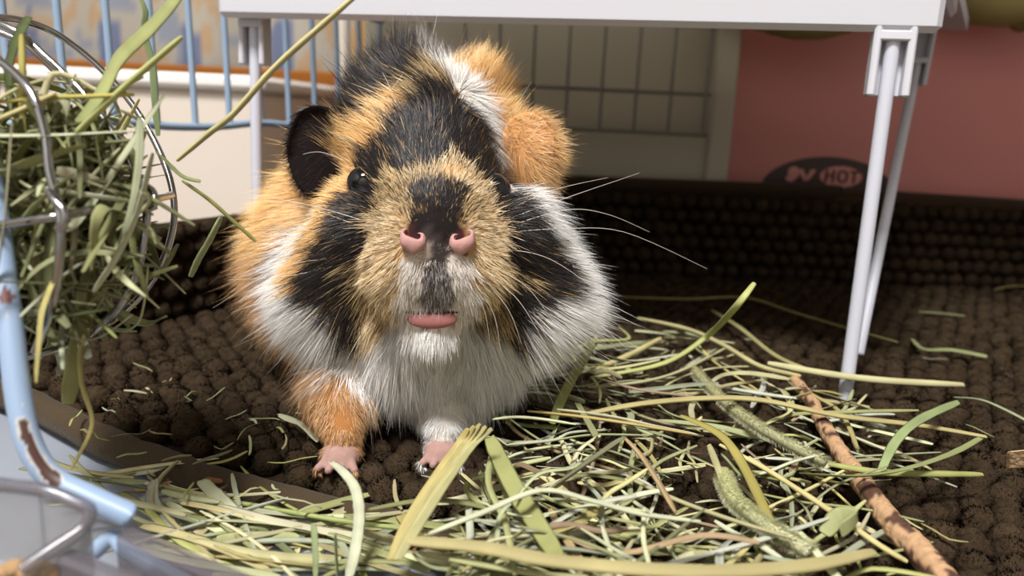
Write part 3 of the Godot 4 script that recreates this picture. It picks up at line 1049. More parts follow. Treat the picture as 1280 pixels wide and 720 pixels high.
	var nb := nets(nose, ctr - Vector3(1.3, 0.8, 0.9), ctr + Vector3(1.3, 0.8, 0.9), 0.045)
	for k in nb.c.size(): nb.c[k] = mul(lin(192, 148, 142), 0.95 + 0.1 * noise.get_noise_3dv(nb.v[k] * 8.0))
	part("nose", nb, mats.skin, t)
	# lower lip under a dark gap
	var lip := MB.new()
	var lb := Basis(ax_right, ax_up, ax_back)
	ball(lip, mouth - ax_up * 0.02 - ax_back * 0.04, Vector3(0.6, 0.23, 0.14), lin(164, 110, 106), 28, 16, lb)
	part("lower_lip", lip, mats.skin, t)
	var gap := MB.new()
	ball(gap, mouth + ax_up * 0.15 - ax_back * 0.07, Vector3(0.66, 0.1, 0.18), lin(86, 40, 38), 24, 12, lb)
	part("mouth", gap, mats.skin, t)
	# eyes
	for q: Vector3 in [on_skin(450, 229), on_skin(627, 238)]:
		var c := q + (P(540, 245, 22.5) - q).normalized() * (0.19 if q.x < -2.5 else 0.34)
		var eb := MB.new()
		ball(eb, c, Vector3.ONE * 0.48, lin(16, 14, 14), 32, 20)
		part("eye", eb, mats.eye, t)
		bare.append([c, 0.44])
	ears(t)
	fur(t, body)
	whiskers(t)

var ear_sheets := []
func ears(t: Node3D):
	for e in [[[[372, 141], [392, 132], [416, 138], [434, 165], [434, 205], [420, 234], [398, 247], [376, 238], [362, 208], [359, 174]], 22.4, lin(34, 30, 31), "K", 0.9], [[[638, 148], [660, 140], [680, 150], [693, 176], [690, 208], [680, 238], [660, 250], [640, 238], [628, 205], [628, 170]], 22.2, lin(206, 152, 100), "O", 1.0]]:
		var mid := Vector2.ZERO
		for q in e[0]: mid += Vector2(q[0], q[1]) / e[0].size()
		var ring := []
		for q in e[0]: ring.append(Vector3(q[0], q[1], 0))
		ring.append(ring[0])
		var loop := smooth_path(ring, 4)
		loop.remove_at(loop.size() - 1)
		var mb := MB.new()
		var rows := 10
		var n := loop.size()
		var d0: float = e[1]
		var inner := 1.0 if e[3] == "K" else -1.0                 # which way along x the ear's root lies
		for side in 2:
			var start := mb.v.size()
			for r in rows + 1:
				var f := float(r) / rows
				for k in n:
					var q := mid.lerp(Vector2(loop[k].x, loop[k].y), f)
					var bowl := (-0.12 if e[3] == "K" else -0.45) * (1.0 - f * f)                  # hollow in the middle
					var lean := (q.x - mid.x) * inner * 0.006
					var roll := 0.28 * pow(f, 6.0) * (1.0 if loop[k].y < mid.y else 0.2)
					mb.add(P(q.x, q.y, d0 + bowl + lean - roll + (0.14 if side == 1 else 0.0)), Vector3.ZERO, e[2])
			for r in rows:
				for k in n:
					var a := start + r * n + k
					var b := start + r * n + (k + 1) % n
					if side == 1: mb.quad(a, b, b + n, a + n)
					else: mb.quad(a, a + n, b + n, b)
		var o0 := rows * n
		var o1 := mb.v.size() - n
		for k in n: mb.quad(o0 + k, o1 + k, o1 + (k + 1) % n, o0 + (k + 1) % n)
		smooth_normals(mb)
		part("ear", mb, mats.hide, t)
		ear_sheets.append([mb, e[3], mid, d0])

class Strands:
	var v := PackedVector3Array()
	var n := PackedVector3Array()
	var c := PackedColorArray()
	var i := PackedInt32Array()
	var k := 0
	func room(m: int):
		v.resize((k + m) * 7); n.resize((k + m) * 7); c.resize((k + m) * 7); i.resize((k + m) * 15)
	func hair(p: Vector3, dir: Vector3, bend: Vector3, side: Vector3, nn: Vector3, w: float, c0: Color, c1: Color):
		var b := k * 7
		var p1 := p + dir * 0.34 + bend * 0.11
		var p2 := p + dir * 0.68 + bend * 0.46
		var s := side * w
		v[b] = p - s; v[b + 1] = p + s
		v[b + 2] = p1 - s * 0.9; v[b + 3] = p1 + s * 0.9
		v[b + 4] = p2 - s * 0.62; v[b + 5] = p2 + s * 0.62
		v[b + 6] = p + dir + bend
		for q in 7: n[b + q] = nn
		c[b] = c0; c[b + 1] = c0
		var cm := c0.lerp(c1, 0.45)
		c[b + 2] = cm; c[b + 3] = cm; c[b + 4] = c1; c[b + 5] = c1; c[b + 6] = c1
		var f := k * 15
		i[f] = b; i[f + 1] = b + 3; i[f + 2] = b + 1
		i[f + 3] = b; i[f + 4] = b + 2; i[f + 5] = b + 3
		i[f + 6] = b + 2; i[f + 7] = b + 5; i[f + 8] = b + 3
		i[f + 9] = b + 2; i[f + 10] = b + 4; i[f + 11] = b + 5
		i[f + 12] = b + 4; i[f + 13] = b + 6; i[f + 14] = b + 5
		k += 1
	func done() -> MB:
		var m := MB.new()
		v.resize(k * 7); n.resize(k * 7); c.resize(k * 7); i.resize(k * 15)
		m.v = v; m.n = n; m.c = c; m.i = i
		return m

const DENSITY := 800.0
func fur(t: Node3D, skin: MB):
	var st := Strands.new()
	st.room(260000)
	for f in range(0, skin.i.size(), 3):
		var a := skin.v[skin.i[f]]
		var b := skin.v[skin.i[f + 1]]
		var c := skin.v[skin.i[f + 2]]
		var ar := (b - a).cross(c - a).length() / 2
		var mid := (a + b + c) / 3
		if mid.y < 0.05: continue
		var depth := -(mid - eye).dot(ax_back)
		var nm := (skin.n[skin.i[f]] + skin.n[skin.i[f + 1]] + skin.n[skin.i[f + 2]]).normalized()
		var dens := DENSITY if depth < 23.5 else DENSITY * 0.45 if depth < 27.0 else 110.0
		if depth > 22 and nm.dot((eye - mid).normalized()) < -0.35: dens = 60.0
		# flow at this face
		var dir := Vector3.ZERO
		var len := 0.0
		var lift := 0.0
		var tot := 0.0
		for s in flow:
			var q: float = mid.distance_squared_to(s[0]) + 0.06
			var w := 1.0 / (q * q)
			dir += s[1] * w
			len += s[2] * w
			lift += s[3] * w
			tot += w
		dir = (dir / tot).normalized()
		len /= tot
		lift /= tot
		if len < 0.4: dens *= 1.5
		if len < 0.25: dens *= 1.6
		var want := ar * dens
		var cnt := int(want) + (1 if rng.randf() < want - int(want) else 0)
		dir = (dir - nm * dir.dot(nm)).normalized()
		for q in cnt:
			var u := sqrt(rng.randf())
			var w := rng.randf()
			var p := a * (1 - u) + b * (u * (1 - w)) + c * (u * w)
			var skip := false
			for s in bare:
				if p.distance_squared_to(s[0]) < s[1] * s[1]:
					skip = true
					break
			if skip or st.k >= 259000: continue
			var jit := Vector3(rng.randfn(), rng.randfn(), rng.randfn())
			var kind := coat_at(p + jit * 0.05)
			var cc := hair_colours("D" if kind == "N" else kind)
			var clump := Vector3(noise.get_noise_3dv(p * 1.7), noise.get_noise_3dv(p * 1.7 + Vector3(31, 0, 0)), noise.get_noise_3dv(p * 1.7 + Vector3(0, 57, 0)))
			var d := (dir + nm * lift + jit * 0.13 + clump * 0.55).normalized()
			var l := len * rng.randf_range(0.6, 1.15)
			if rng.randf() < 0.03: l *= 1.5
			var side := d.cross(nm)
			if side.length_squared() < 0.01: side = d.cross(Vector3.UP)
			side = (side.normalized() + nm * rng.randf_range(-0.5, 0.5)).normalized()
			st.hair(p - nm * 0.03, d * l, (dir * 0.25 + Vector3(0, -0.14, 0) + jit * 0.05) * l * 0.6, side, (nm * 1.4 - d * d.dot(nm) + side * rng.randf_range(-0.4, 0.4)).normalized(), rng.randf_range(0.0055, 0.009), cc[0], cc[1])
	var o := part("fur", st.done(), mats.fur, t)
	o.set_meta("kind", "stuff")
	# short hair on the ears
	var es := Strands.new()
	es.room(40000)
	for e in ear_sheets:
		var mb: MB = e[0]
		for f in range(0, mb.i.size(), 3):
			var a := mb.v[mb.i[f]]
			var b := mb.v[mb.i[f + 1]]
			var c := mb.v[mb.i[f + 2]]
			var nm := mb.n[mb.i[f]]
			var want := (b - a).cross(c - a).length() / 2 * (420.0 if e[1] == "K" else 700.0)
			for q in int(want + rng.randf()):
				var u := sqrt(rng.randf())
				var w := rng.randf()
				var p := a * (1 - u) + b * (u * (1 - w)) + c * (u * w)
				var dir := (p - P(e[2].x, e[2].y, e[3])).normalized() * 0.35 + ax_right * (0.7 if e[1] == "O" else -0.7) - ax_up * 0.35
				dir = (dir - nm * dir.dot(nm) + nm * 0.35 + Vector3(rng.randfn(), rng.randfn(), rng.randfn()) * 0.25).normalized()
				var cc := hair_colours("K" if e[1] == "K" else ("O" if rng.randf() < 0.6 else "B"))
				if e[1] == "K": cc = [mul(cc[0], 0.9), mul(cc[0], 1.2)]
				var side := dir.cross(nm).normalized()
				if es.k < 39900: es.hair(p, dir * rng.randf_range(0.15, 0.4) * (0.8 if e[1] == "K" else 1.9), Vector3(0, -0.03, 0), side, nm, 0.006, cc[0], cc[1])
	var eo := part("ear_hair", es.done(), mats.fur, t)
	eo.set_meta("kind", "stuff")
	print("hairs ", st.k, " ear ", es.k, " skin ", skin.v.size())

func whiskers(t: Node3D):
	for w in [[[455, 276], [385, 256], [296, 240]], [[448, 282], [390, 262], [330, 250]], [[440, 302], [380, 287], [305, 288]], [[432, 318], [402, 324], [376, 331]], [[452, 340], [425, 362], [392, 398]], [[450, 352], [428, 380], [410, 412]], [[446, 366], [436, 395], [424, 428]], [[470, 385], [452, 440], [432, 505]], [[462, 392], [448, 415], [440, 440]],
			[[425, 322], [350, 335], [266, 385]], [[430, 330], [360, 345], [285, 350]], [[640, 272], [700, 250], [800, 216]], [[642, 290], [700, 286], [780, 290], [884, 336]], [[644, 280], [710, 262], [760, 268], [812, 290]], [[618, 335], [660, 360], [698, 412]], [[612, 345], [650, 378], [690, 445]], [[606, 350], [636, 388], [652, 430]], [[600, 362], [618, 395], [626, 440]], [[594, 362], [606, 390], [612, 425]],
			[[636, 262], [690, 238], [760, 222]], [[640, 312], [690, 325], [760, 372]], [[480, 150], [490, 120], [478, 90]], [[470, 165], [478, 130], [504, 92]], [[536, 70], [541, 45], [546, 20]], [[440, 205], [400, 190], [368, 196]]]:
		var root := on_skin(w[0][0], w[0][1])
		var d := -(root - eye).dot(ax_back)
		var pts := [root]
		for k in range(1, w.size()): pts.append(P(w[k][0], w[k][1], d + 0.25 * k))
		var path := smooth_path(pts, 6)
		var rr := []
		for k in path.size(): rr.append(0.0095 * (1.0 - 0.75 * k / path.size()))
		var mb := MB.new()
		tube(mb, path, rr, 5, lin(232, 226, 216))
		part("whisker", mb, mats.fur, t)

# -------------------------------------------------------------------- hay
const STRAW := [208, 202, 158]
const GREEN := [176, 182, 148]
const PALE := [208, 211, 184]
const OLIVE := [150, 152, 112]
const RUST := [172, 148, 120]
const GOLD := [200, 188, 136]

# one stalk: an oval or a folded blade along a path, streaked lengthways
func stalk(mb: MB, pts: Array, w: float, flatness: float, col: Array, per := 5, twist := 0.0, taper := 0.5):
	var path := smooth_path(pts, per)
	var k := path.size()
	var sides := 8
	var streak := []
	for q in sides: streak.append(rng.randf_range(0.74, 1.16))
	var t := (path[1] - path[0]).normalized()
	var up := (Vector3.UP + Vector3(rng.randfn(), 0, rng.randfn()) * 0.35).normalized()
	var u := up.cross(t).normalized()
	var seed_ := rng.randf() * 100.0
	var c0 := lin(col[0], col[1], col[2])
	var start := mb.v.size()
	for s in k:
		var f := float(s) / (k - 1)
		var t2 := (path[mini(s + 1, k - 1)] - path[maxi(s - 1, 0)]).normalized()
		u = (u - t2 * u.dot(t2)).normalized()
		var uu := u.rotated(t2, twist * f)
		var n := t2.cross(uu)
		var ww := w * (1.0 - taper * pow(absf(f * 2.0 - 1.0), 5.0)) * (1.0 + 0.14 * noise.get_noise_2d(s * 0.6, seed_))
		var blot := 1.0 + 0.22 * noise.get_noise_2d(f * 7.0, seed_ + 40.0)
		for q in sides:
			var a := TAU * q / sides
			var x := cos(a)
			var y := sin(a)
			var p := path[s] + uu * x * ww / 2 + n * (y * ww * flatness / 2 + (absf(x) * ww * 0.16 if flatness < 0.3 else 0.0))
			var m: float = streak[q] * blot
			mb.add(p, (uu * x * flatness + n * y).normalized(), Color(c0.r * m, c0.g * m, c0.b * m * (0.9 + 0.2 * streak[(q + 3) % sides] - 0.1)))
	for s in k - 1:
		for q in sides:
			var a := start + s * sides + q
			var b := start + s * sides + (q + 1) % sides
			mb.quad(a, b, b + sides, a + sides)
	for e in [0, k - 1]:
		var nn: Vector3 = (path[0] - path[1]).normalized() if e == 0 else (path[k - 1] - path[k - 2]).normalized()
		var ring := mb.v.size()
		for q in sides: mb.add(mb.v[start + e * sides + q], nn, mul(c0, 1.1))
		for q in range(1, sides - 1):
			if e == 0: mb.tri(ring, ring + q + 1, ring + q)
			else: mb.tri(ring, ring + q, ring + q + 1)

func lift(list: Array, scale_h := 1.0) -> Array:                 # [x, y, height] -> points
	var out := []
	for q in list: out.append(G(q[0], q[1], q[2] * scale_h))
	return out

func hero(called: String, label: String, pts: Array, w: float, flatness: float, col: Array, twist := 0.0, taper := 0.4, fork := false):
	var mb := MB.new()
	stalk(mb, pts, w, flatness, col, 6, twist, taper)
	if fork:
		var k := pts.size()
		var d: Vector3 = pts[k - 1] - pts[k - 2]
		var off := d.cross(Vector3.UP).normalized() * w * 0.7
		stalk(mb, [pts[k - 2], pts[k - 2].lerp(pts[k - 1], 0.5) + off * 0.6, pts[k - 2].lerp(pts[k - 1], 0.86) + off], w * 0.6, flatness, col, 5)
	single(called, mb, mats.hay, label, "hay", pts[0] if pts[0].y < pts[pts.size() - 1].y else pts[pts.size() - 1])

func seed_head(label: String, pts: Array, r: float, col: Array):
	var base: Vector3 = pts[0]
	var t := thing("seed_head", label, "seed head", base)
	var path := smooth_path(pts, 10)
	var core := MB.new()
	tube(core, path, r * 0.62, 10, lin(col[0] * 0.85, col[1] * 0.85, col[2] * 0.8))
	part("spike", core, mats.hay, t)
	var st := Strands.new()
	st.room(4000)
	for k in 4000:
		var f := rng.randf() * (path.size() - 1.001)
		var s := int(f)
		var p := path[s].lerp(path[s + 1], f - s)
		var ax := (path[s + 1] - path[s]).normalized()
		var nm := ax.cross(Vector3(rng.randfn(), rng.randfn(), rng.randfn())).normalized()
		var c := mul(lin(col[0], col[1], col[2]), rng.randf_range(0.7, 1.35))
		st.hair(p + nm * r * 0.5, (nm * 0.95 + ax * 0.7).normalized() * r * rng.randf_range(0.5, 0.95), Vector3.ZERO, ax.cross(nm), (nm * 0.9 - ax * 0.5).normalized(), 0.009, c, mul(c, 1.3))
	var o := part("bristles", st.done(), mats.fur, t)
	o.set_meta("kind", "stuff")

var last_hue := ""
func pick(cols: Array) -> Array:
	var c: Array = cols[rng.randi() % cols.size()]
	last_hue = "rust brown" if c[0] - c[1] > 25 else "straw yellow" if c[0] - c[1] > 5 else "olive green" if c[2] < 115 else "pale green"
	var f := rng.randf_range(0.86, 1.1)
	return [c[0] * f, c[1] * f, c[2] * f * rng.randf_range(0.9, 1.1)]

func lying(x: float, y: float, h: float, len: float, ang: float, tilt: float, curve: float) -> Array:
	var c := G(x, y, h)
	var dir := Vector3(cos(ang), tilt, sin(ang)).normalized()
	var sidev := Vector3(-sin(ang), 0, cos(ang))
	var pts := []
	for k in 4:
		var f := k / 3.0 - 0.5
		var p := c + dir * len * f + sidev * curve * len * (f * f - 0.08) + Vector3(0, rng.randf_range(-0.05, 0.05), 0)
		p.y = maxf(p.y, h * 0.3)
		pts.append(p)
	return pts

func hay_on_floor():
	for s in [["hay_straw", "long split straw stem lying across the heap to its far end", [[735, 517, 1.1], [800, 505, 1.2], [880, 498, 1.3], [950, 500, 1.3], [1050, 520, 1.0], [1150, 532, 0.7], [1232, 546, 0.5]], 0.3, 0.5, GOLD, 0.0],
			["hay_straw", "straight straw stem reaching past the front shelf leg", [[960, 454, 0.9], [1040, 468, 0.9], [1110, 476, 0.8], [1204, 481, 0.6]], 0.3, 0.55, STRAW, 0.0],
			["hay_straw", "thick pale stem bending down behind the heap into the twig", [[798, 398, 0.7], [860, 412, 0.9], [905, 432, 1.0], [950, 458, 0.9], [1000, 470, 0.7]], 0.27, 0.7, [190, 182, 136], 0.0],
			["hay_straw", "thin stem sloping from the dark mat to the twig", [[890, 388, 0.5], [925, 410, 0.6], [970, 445, 0.7], [1020, 466, 0.6]], 0.19, 0.7, [176, 170, 120], 0.0],
			["hay_straw", "long dim stem lying on the shaded mat behind the heap", [[768, 371, 0.2], [860, 374, 0.25], [930, 372, 0.25], [990, 390, 0.2], [1050, 408, 0.2], [1122, 428, 0.2]], 0.19, 0.6, [168, 160, 104], 0.0],
			["hay_leaf", "wide grey green blade sloping down the middle of the heap", [[612, 548, 1.3], [640, 605, 1.2], [668, 650, 1.0], [700, 700, 0.9]], 0.42, 0.12, [164, 166, 112], 0.2],
			["hay_leaf", "curled pale blade standing in front of the mat border", [[414, 578, 1.5], [430, 592, 1.5], [444, 612, 1.3], [449, 645, 0.9], [444, 690, 0.4], [436, 722, 0.0]], 0.24, 0.12, PALE, 0.6],
			["hay_straw", "long green stem lying along the mat border", [[170, 612, -0.4], [250, 622, -0.3], [330, 634, -0.2], [420, 650, 0.1], [530, 664, 0.5]], 0.2, 0.6, [172, 182, 118], 0.0],
			["hay_straw", "thick straw stem lying along the bottom of the heap", [[510, 676, 1.0], [600, 684, 1.1], [700, 702, 1.2], [860, 714, 1.2], [1000, 708, 1.0], [1092, 690, 0.8]], 0.33, 0.5, GOLD, 0.0],
			["hay_straw", "pale stem rising from the border over the heap", [[534, 668, 0.9], [600, 642, 1.3], [676, 613, 1.6], [740, 626, 1.5], [800, 642, 1.3], [875, 652, 1.1]], 0.2, 0.5, PALE, 0.0],
			["hay_straw", "fine straw stem slanting to the twig's lower end", [[900, 556, 1.1], [960, 588, 1.0], [1040, 640, 0.9], [1100, 682, 0.7], [1134, 702, 0.5]], 0.15, 0.7, GOLD, 0.0],
			["hay_straw", "short straight straw piece pointing up near the seed heads", [[912, 628, 0.7], [900, 592, 1.2], [886, 556, 1.8]], 0.2, 0.6, STRAW, 0.0],
			["hay_straw", "long orange tinted stem on the guinea pig's side of the heap", [[660, 514, 0.9], [720, 520, 1.1], [790, 530, 1.2], [862, 542, 1.1]], 0.15, 0.6, [196, 174, 116], 0.0],
			["hay_leaf", "grey flat blade crossing the heap beside the paw", [[690, 612, 1.2], [735, 580, 1.5], [780, 548, 1.6]], 0.36, 0.12, [150, 150, 122], 0.4],
			["hay_leaf", "curved green blade looping over the twig", [[1000, 592, 0.9], [1070, 596, 1.2], [1130, 588, 1.2], [1190, 568, 1.1], [1226, 548, 0.9]], 0.24, 0.14, [160, 168, 116], 0.5],
			["hay_straw", "green stem lying over the twig towards the open mat", [[1036, 580, 0.9], [1100, 590, 1.0], [1160, 592, 0.9], [1228, 593, 0.6]], 0.19, 0.5, [176, 178, 112], 0.0],
			["hay_leaf", "bent green blade standing up behind the twig", [[1100, 592, 0.7], [1120, 552, 1.3], [1150, 525, 1.4], [1198, 503, 1.0]], 0.25, 0.13, [156, 170, 120], 0.7],
			["hay_leaf", "pale green leaf trailing off the far side of the mat", [[1192, 497, 0.4], [1225, 500, 0.5], [1255, 512, 0.4], [1290, 530, 0.3]], 0.17, 0.14, [176, 188, 150], 0.3],
			["hay_leaf", "small twisted leaf alone on the mat behind the legs", [[1140, 424, 0.2], [1155, 437, 0.25], [1190, 438, 0.2], [1234, 446, 0.2]], 0.22, 0.15, [150, 156, 112], 0.8],
			["hay_straw", "tiny dim straw fragment on the shaded mat behind the legs", [[1148, 390, 0.2], [1176, 392, 0.2], [1206, 395, 0.2]], 0.2, 0.5, OLIVE, 0.0],
			["hay_straw", "dim straw against the upturned mat behind the whiskers", [[828, 306, 0.9], [870, 308, 0.8], [928, 317, 0.5]], 0.22, 0.5, OLIVE, 0.0],
			["hay_straw", "short dim straw near the mat's far border", [[1244, 362, 0.2], [1264, 358, 0.2], [1290, 358, 0.2]], 0.2, 0.5, [160, 148, 96], 0.0],
			["hay_leaf", "broad green blade upright by the guinea pig's cheek", [[690, 530, 0.7], [706, 490, 1.2], [728, 450, 1.8], [742, 425, 2.2]], 0.3, 0.13, [172, 176, 110], 0.5],
			["hay_straw", "yellow stem end pointing away behind the heap", [[745, 462, 0.8], [790, 442, 1.0], [826, 423, 1.1]], 0.2, 0.7, GOLD, 0.0],
			["hay_straw", "long straw lying in the far half of the heap", [[735, 484, 0.9], [800, 478, 1.0], [850, 464, 1.0], [905, 436, 1.0]], 0.22, 0.5, STRAW, 0.0],
			["hay_leaf", "small curled leaf scrap on the mat near the paw", [[348, 518, 0.3], [375, 530, 0.4], [398, 552, 0.2]], 0.17, 0.15, PALE, 0.5],
			["hay_straw", "straw lying over the twig's top end", [[985, 470, 0.6], [1010, 490, 0.7], [1050, 515, 0.7], [1072, 560, 0.6]], 0.18, 0.6, [182, 172, 118], 0.0],
			["hay_leaf", "short upright green blade left of the curled pale blade", [[393, 722, 0.0], [393, 690, 0.5], [391, 655, 1.0]], 0.17, 0.14, [166, 178, 136], 0.3],
			["hay_leaf", "short upright green blade just behind the curled pale blade's foot", [[421, 724, 0.0], [419, 695, 0.4], [418, 668, 0.9]], 0.17, 0.14, [158, 172, 134], 0.2],
			["hay_leaf", "dark thin blade lying across the tray towards the border", [[302, 645, -0.2], [340, 672, -0.2], [386, 712, -0.3]], 0.16, 0.16, [120, 128, 92], 0.3],
			["hay_leaf", "crumpled pale leaf at the heap's end beside the twig", [[1030, 668, 0.8], [1050, 645, 1.1], [1072, 650, 1.1], [1052, 665, 1.0]], 0.4, 0.12, [178, 182, 132], 1.6],
			["hay_leaf", "broad straw blade on the tray in front of the border", [[210, 632, -0.5], [262, 655, -0.45], [330, 690, -0.45]], 0.36, 0.12, [206, 190, 128], 0.3],
			["hay_leaf", "olive blade crossing the two big stems", [[850, 520, 1.2], [900, 545, 1.2], [930, 585, 1.0], [966, 660, 0.9]], 0.25, 0.14, [172, 160, 92], 0.3]]:
		hero(s[0], s[1], lift(s[2]), s[3], s[4], s[5], s[6])
	hero("hay_straw", "forked green stem sticking up out of the heap", [G(738, 472, 0.9), G(830, 454, 1.1), G(884, 420, 1.6), P(916, 388, 22.6), P(943, 354, 22.4)], 0.21, 0.55, [190, 194, 128], 0.0, 0.4, true)
	# the bundle of flat straw in front of the right paw
	var b := thing("straw_bundle", "flattened bundle of golden straw leaning in front of the paw", "hay", G(490, 700, 0.4))
	for k in 5:
		var mb := MB.new()
		var dx := (k - 2) * 5.0
		stalk(mb, [G(492 + dx * 0.6, 700, 0.6 + 0.05 * k), G(520 + dx, 648, 1.0 + 0.06 * k), G(556 + dx, 592, 1.6), P(582 + dx, 556, 17.8), P(600 + dx * 1.5, 530 + 3 * absf(k - 2.0), 17.8)], 0.18, 0.45, [204 - 6 * k, 188 - 3 * k, 128], 5)
		part("straw", mb, mats.hay, b)
	seed_head("long fuzzy green seed head bending down at the lower side of the heap", [G(903, 592, 1.1), G(918, 625, 1.0), G(955, 655, 0.9), G(1012, 690, 0.8)], 0.23, [222, 222, 188])
	seed_head("dull fuzzy seed head lying between the long stem and the twig", [G(868, 464, 0.8), G(905, 502, 0.9), G(950, 535, 0.9), G(1030, 578, 0.8)], 0.21, [212, 210, 180])
	seed_head("brownish seed head half hidden beside the guinea pig's chest", [G(650, 492, 0.7), G(695, 505, 0.8), G(745, 524, 0.8)], 0.21, [178, 168, 144])
	# loose stalks of the heap, one object each
	var pile := PackedVector2Array([Vector2(640, 500), Vector2(700, 450), Vector2(760, 400), Vector2(860, 415), Vector2(960, 460), Vector2(1070, 505), Vector2(1110, 560), Vector2(1050, 610), Vector2(1060, 680), Vector2(1070, 730), Vector2(560, 730), Vector2(560, 640), Vector2(610, 590)])
	var cols := [STRAW, GREEN, PALE, GREEN, GOLD, STRAW, OLIVE, PALE, [176, 178, 124]]
	var made := 0
	while made < 230:
		var q := Vector2(rng.randf_range(540, 1150), rng.randf_range(385, 735))
		if not Geometry2D.is_point_in_polygon(q, pile): continue
		if q.distance_to(Vector2(890, 600)) < 70 and rng.randf() < 0.6: continue
		var mid := 1.0 - clampf(q.distance_to(Vector2(760, 540)) / 300.0, 0.0, 0.8)
		var h := 0.15 + rng.randf() * 1.0 * (0.4 + mid)
		var blade := rng.randf() < 0.42
		var ang := rng.randfn() * 0.85 + (0.4 if rng.randf() < 0.55 else -0.6)
		var len := rng.randf_range(1.6, 5.2) * (0.8 if blade else 1.0)
		if made % 8 == 3: ang += 1.2
		var where := "beside the twig" if q.x > 980 else "at the near edge of the heap" if q.y > 655 else "by the guinea pig's paw" if q.x < 690 else "at the far edge of the heap" if q.y < 480 else "between the seed heads and straw bundle"
		var mb := MB.new()
		var pts := lying(q.x, q.y, h, len, ang, rng.randfn() * 0.12, rng.randfn() * 0.22)
		var kink := Vector3(rng.randfn(), 0.4 * rng.randfn(), rng.randfn()) * 0.07 * len
		pts[1] += kink
		pts[2] += kink * rng.randf_range(-0.6, 1.0)
		stalk(mb, pts, rng.randf_range(0.07, 0.16) if not blade else rng.randf_range(0.1, 0.24), 0.6 if not blade else 0.14, pick(cols if made % 16 else [RUST]), 5, rng.randfn() * (0.2 if not blade else 1.1))
		var o := single("hay_leaf" if blade else "hay_straw", mb, mats.hay, "%s hay %s %s" % [last_hue, "blade" if blade else "stem", where], "hay", pts[0], "%s hay %s %s" % [last_hue, "blades" if blade else "stems", where])
		o.set_meta("base", null)
		made += 1
	# hay on the tray floor before the mat's border
	made = 0
	var strip := PackedVector2Array([Vector2(60, 590), Vector2(160, 612), Vector2(300, 640), Vector2(430, 662), Vector2(540, 680), Vector2(600, 735), Vector2(230, 735), Vector2(170, 650)])
	while made < 80:
		var q := Vector2(rng.randf_range(60, 600), rng.randf_range(585, 735))
		if not Geometry2D.is_point_in_polygon(q, strip): continue
		var blade := rng.randf() < 0.45
		var mb := MB.new()
		var where := "near the door frame" if q.x < 240 else "along the mat border" if q.y < 665 else "in front of the mat"
		var pts := lying(q.x, q.y, -0.95 + rng.randf() * 0.75, rng.randf_range(1.5, 4.8), rng.randfn() * 0.5 + 0.25, rng.randfn() * 0.07, rng.randfn() * 0.2)
		for k in 4: pts[k].y = maxf(pts[k].y, -1.1)
		stalk(mb, pts, rng.randf_range(0.09, 0.2) if not blade else rng.randf_range(0.15, 0.36), 0.6 if not blade else 0.12, pick(cols), 4, rng.randfn() * 0.4)
		var o := single("hay_leaf" if blade else "hay_straw", mb, mats.hay, "%s hay %s strewn on the tray %s" % [last_hue, "blade" if blade else "stem", where], "hay", pts[0], "%s hay %s on the tray %s" % [last_hue, "blades" if blade else "stems", where])
		o.set_meta("base", null)
		made += 1
	# crumbs too small and many to count
	var crumbs := MB.new()
	for k in 420:
		var q := Vector2(rng.randf_range(90, 1280), rng.randf_range(420, 725))
		var inp := Geometry2D.is_point_in_polygon(q, pile)
		if not inp and rng.randf() > (0.55 if q.x < 400 and q.y > 480 else 0.1): continue
		if not inp and q.y > 640 and q.x < 560: continue
		stalk(crumbs, lying(q.x, q.y, rng.randf_range(0.02, 0.25) + (0.4 * rng.randf() if inp else 0.0), rng.randf_range(0.25, 1.3), rng.randf() * TAU, rng.randfn() * 0.15, rng.randfn() * 0.3), rng.randf_range(0.04, 0.11), 0.35, pick(cols + [RUST]), 2)
	for k in 150:
		var q := Vector2(rng.randf_range(60, 600), rng.randf_range(585, 735))
		if Geometry2D.is_point_in_polygon(q, strip): stalk(crumbs, lying(q.x, q.y, -1.05, rng.randf_range(0.3, 1.2), rng.randf() * TAU, 0.02, rng.randfn() * 0.3), rng.randf_range(0.06, 0.25), 0.2, pick([RUST, STRAW, PALE, [170, 120, 80]]), 2)
	single("hay_crumbs", crumbs, mats.hay, "fine hay crumbs scattered over the mat and tray", "hay crumbs", G(700, 600, -0.9), "", "stuff")
	# twig and wood chip
	var path := smooth_path([G(992, 474, 0.55), G(1012, 500, 0.6), G(1040, 550, 0.65), G(1075, 600, 0.65), G(1115, 655, 0.6), G(1150, 690, 0.55), G(1184, 735, 0.5)], 16)
	var rr := []
	for k in path.size(): rr.append(0.185 + 0.04 * noise.get_noise_1d(k * 0.35) + 0.0013 * k)
	var colour := func(p: Vector3, s: int, q: int) -> Color:
		var f := noise.get_noise_3d(p.x * 1.1, p.y * 2.0, p.z * 0.8)
		var g := noise.get_noise_3d(p.x * 5.0, p.y * 5.0, p.z * 5.0)
		if f > 0.06: return mul(lin(88, 64, 52), 1.0 + 0.4 * g)
		return mul(lin(186, 150, 114), 1.0 + 0.45 * g)
	var mb := MB.new()
	tube(mb, path, rr, 20, colour)
	single("twig", mb, mats.bark, "gnawed brown twig lying across the mat beside the hay", "twig", G(1184, 735, 0.1))
	mb = MB.new()
	var c := G(1278, 574, 0.5)
	box(mb, c, Vector3(0.32, 0.1, 0.1), Vector3(-0.1, 0.3, 0.1), Vector3(0, 0.05, 0.08), 0.03, lin(214, 182, 140))
	single("wood_chip", mb, mats.bark, "pale wood chip on the mat by itself", "wood chip", c - Vector3(0, 0.4, 0))

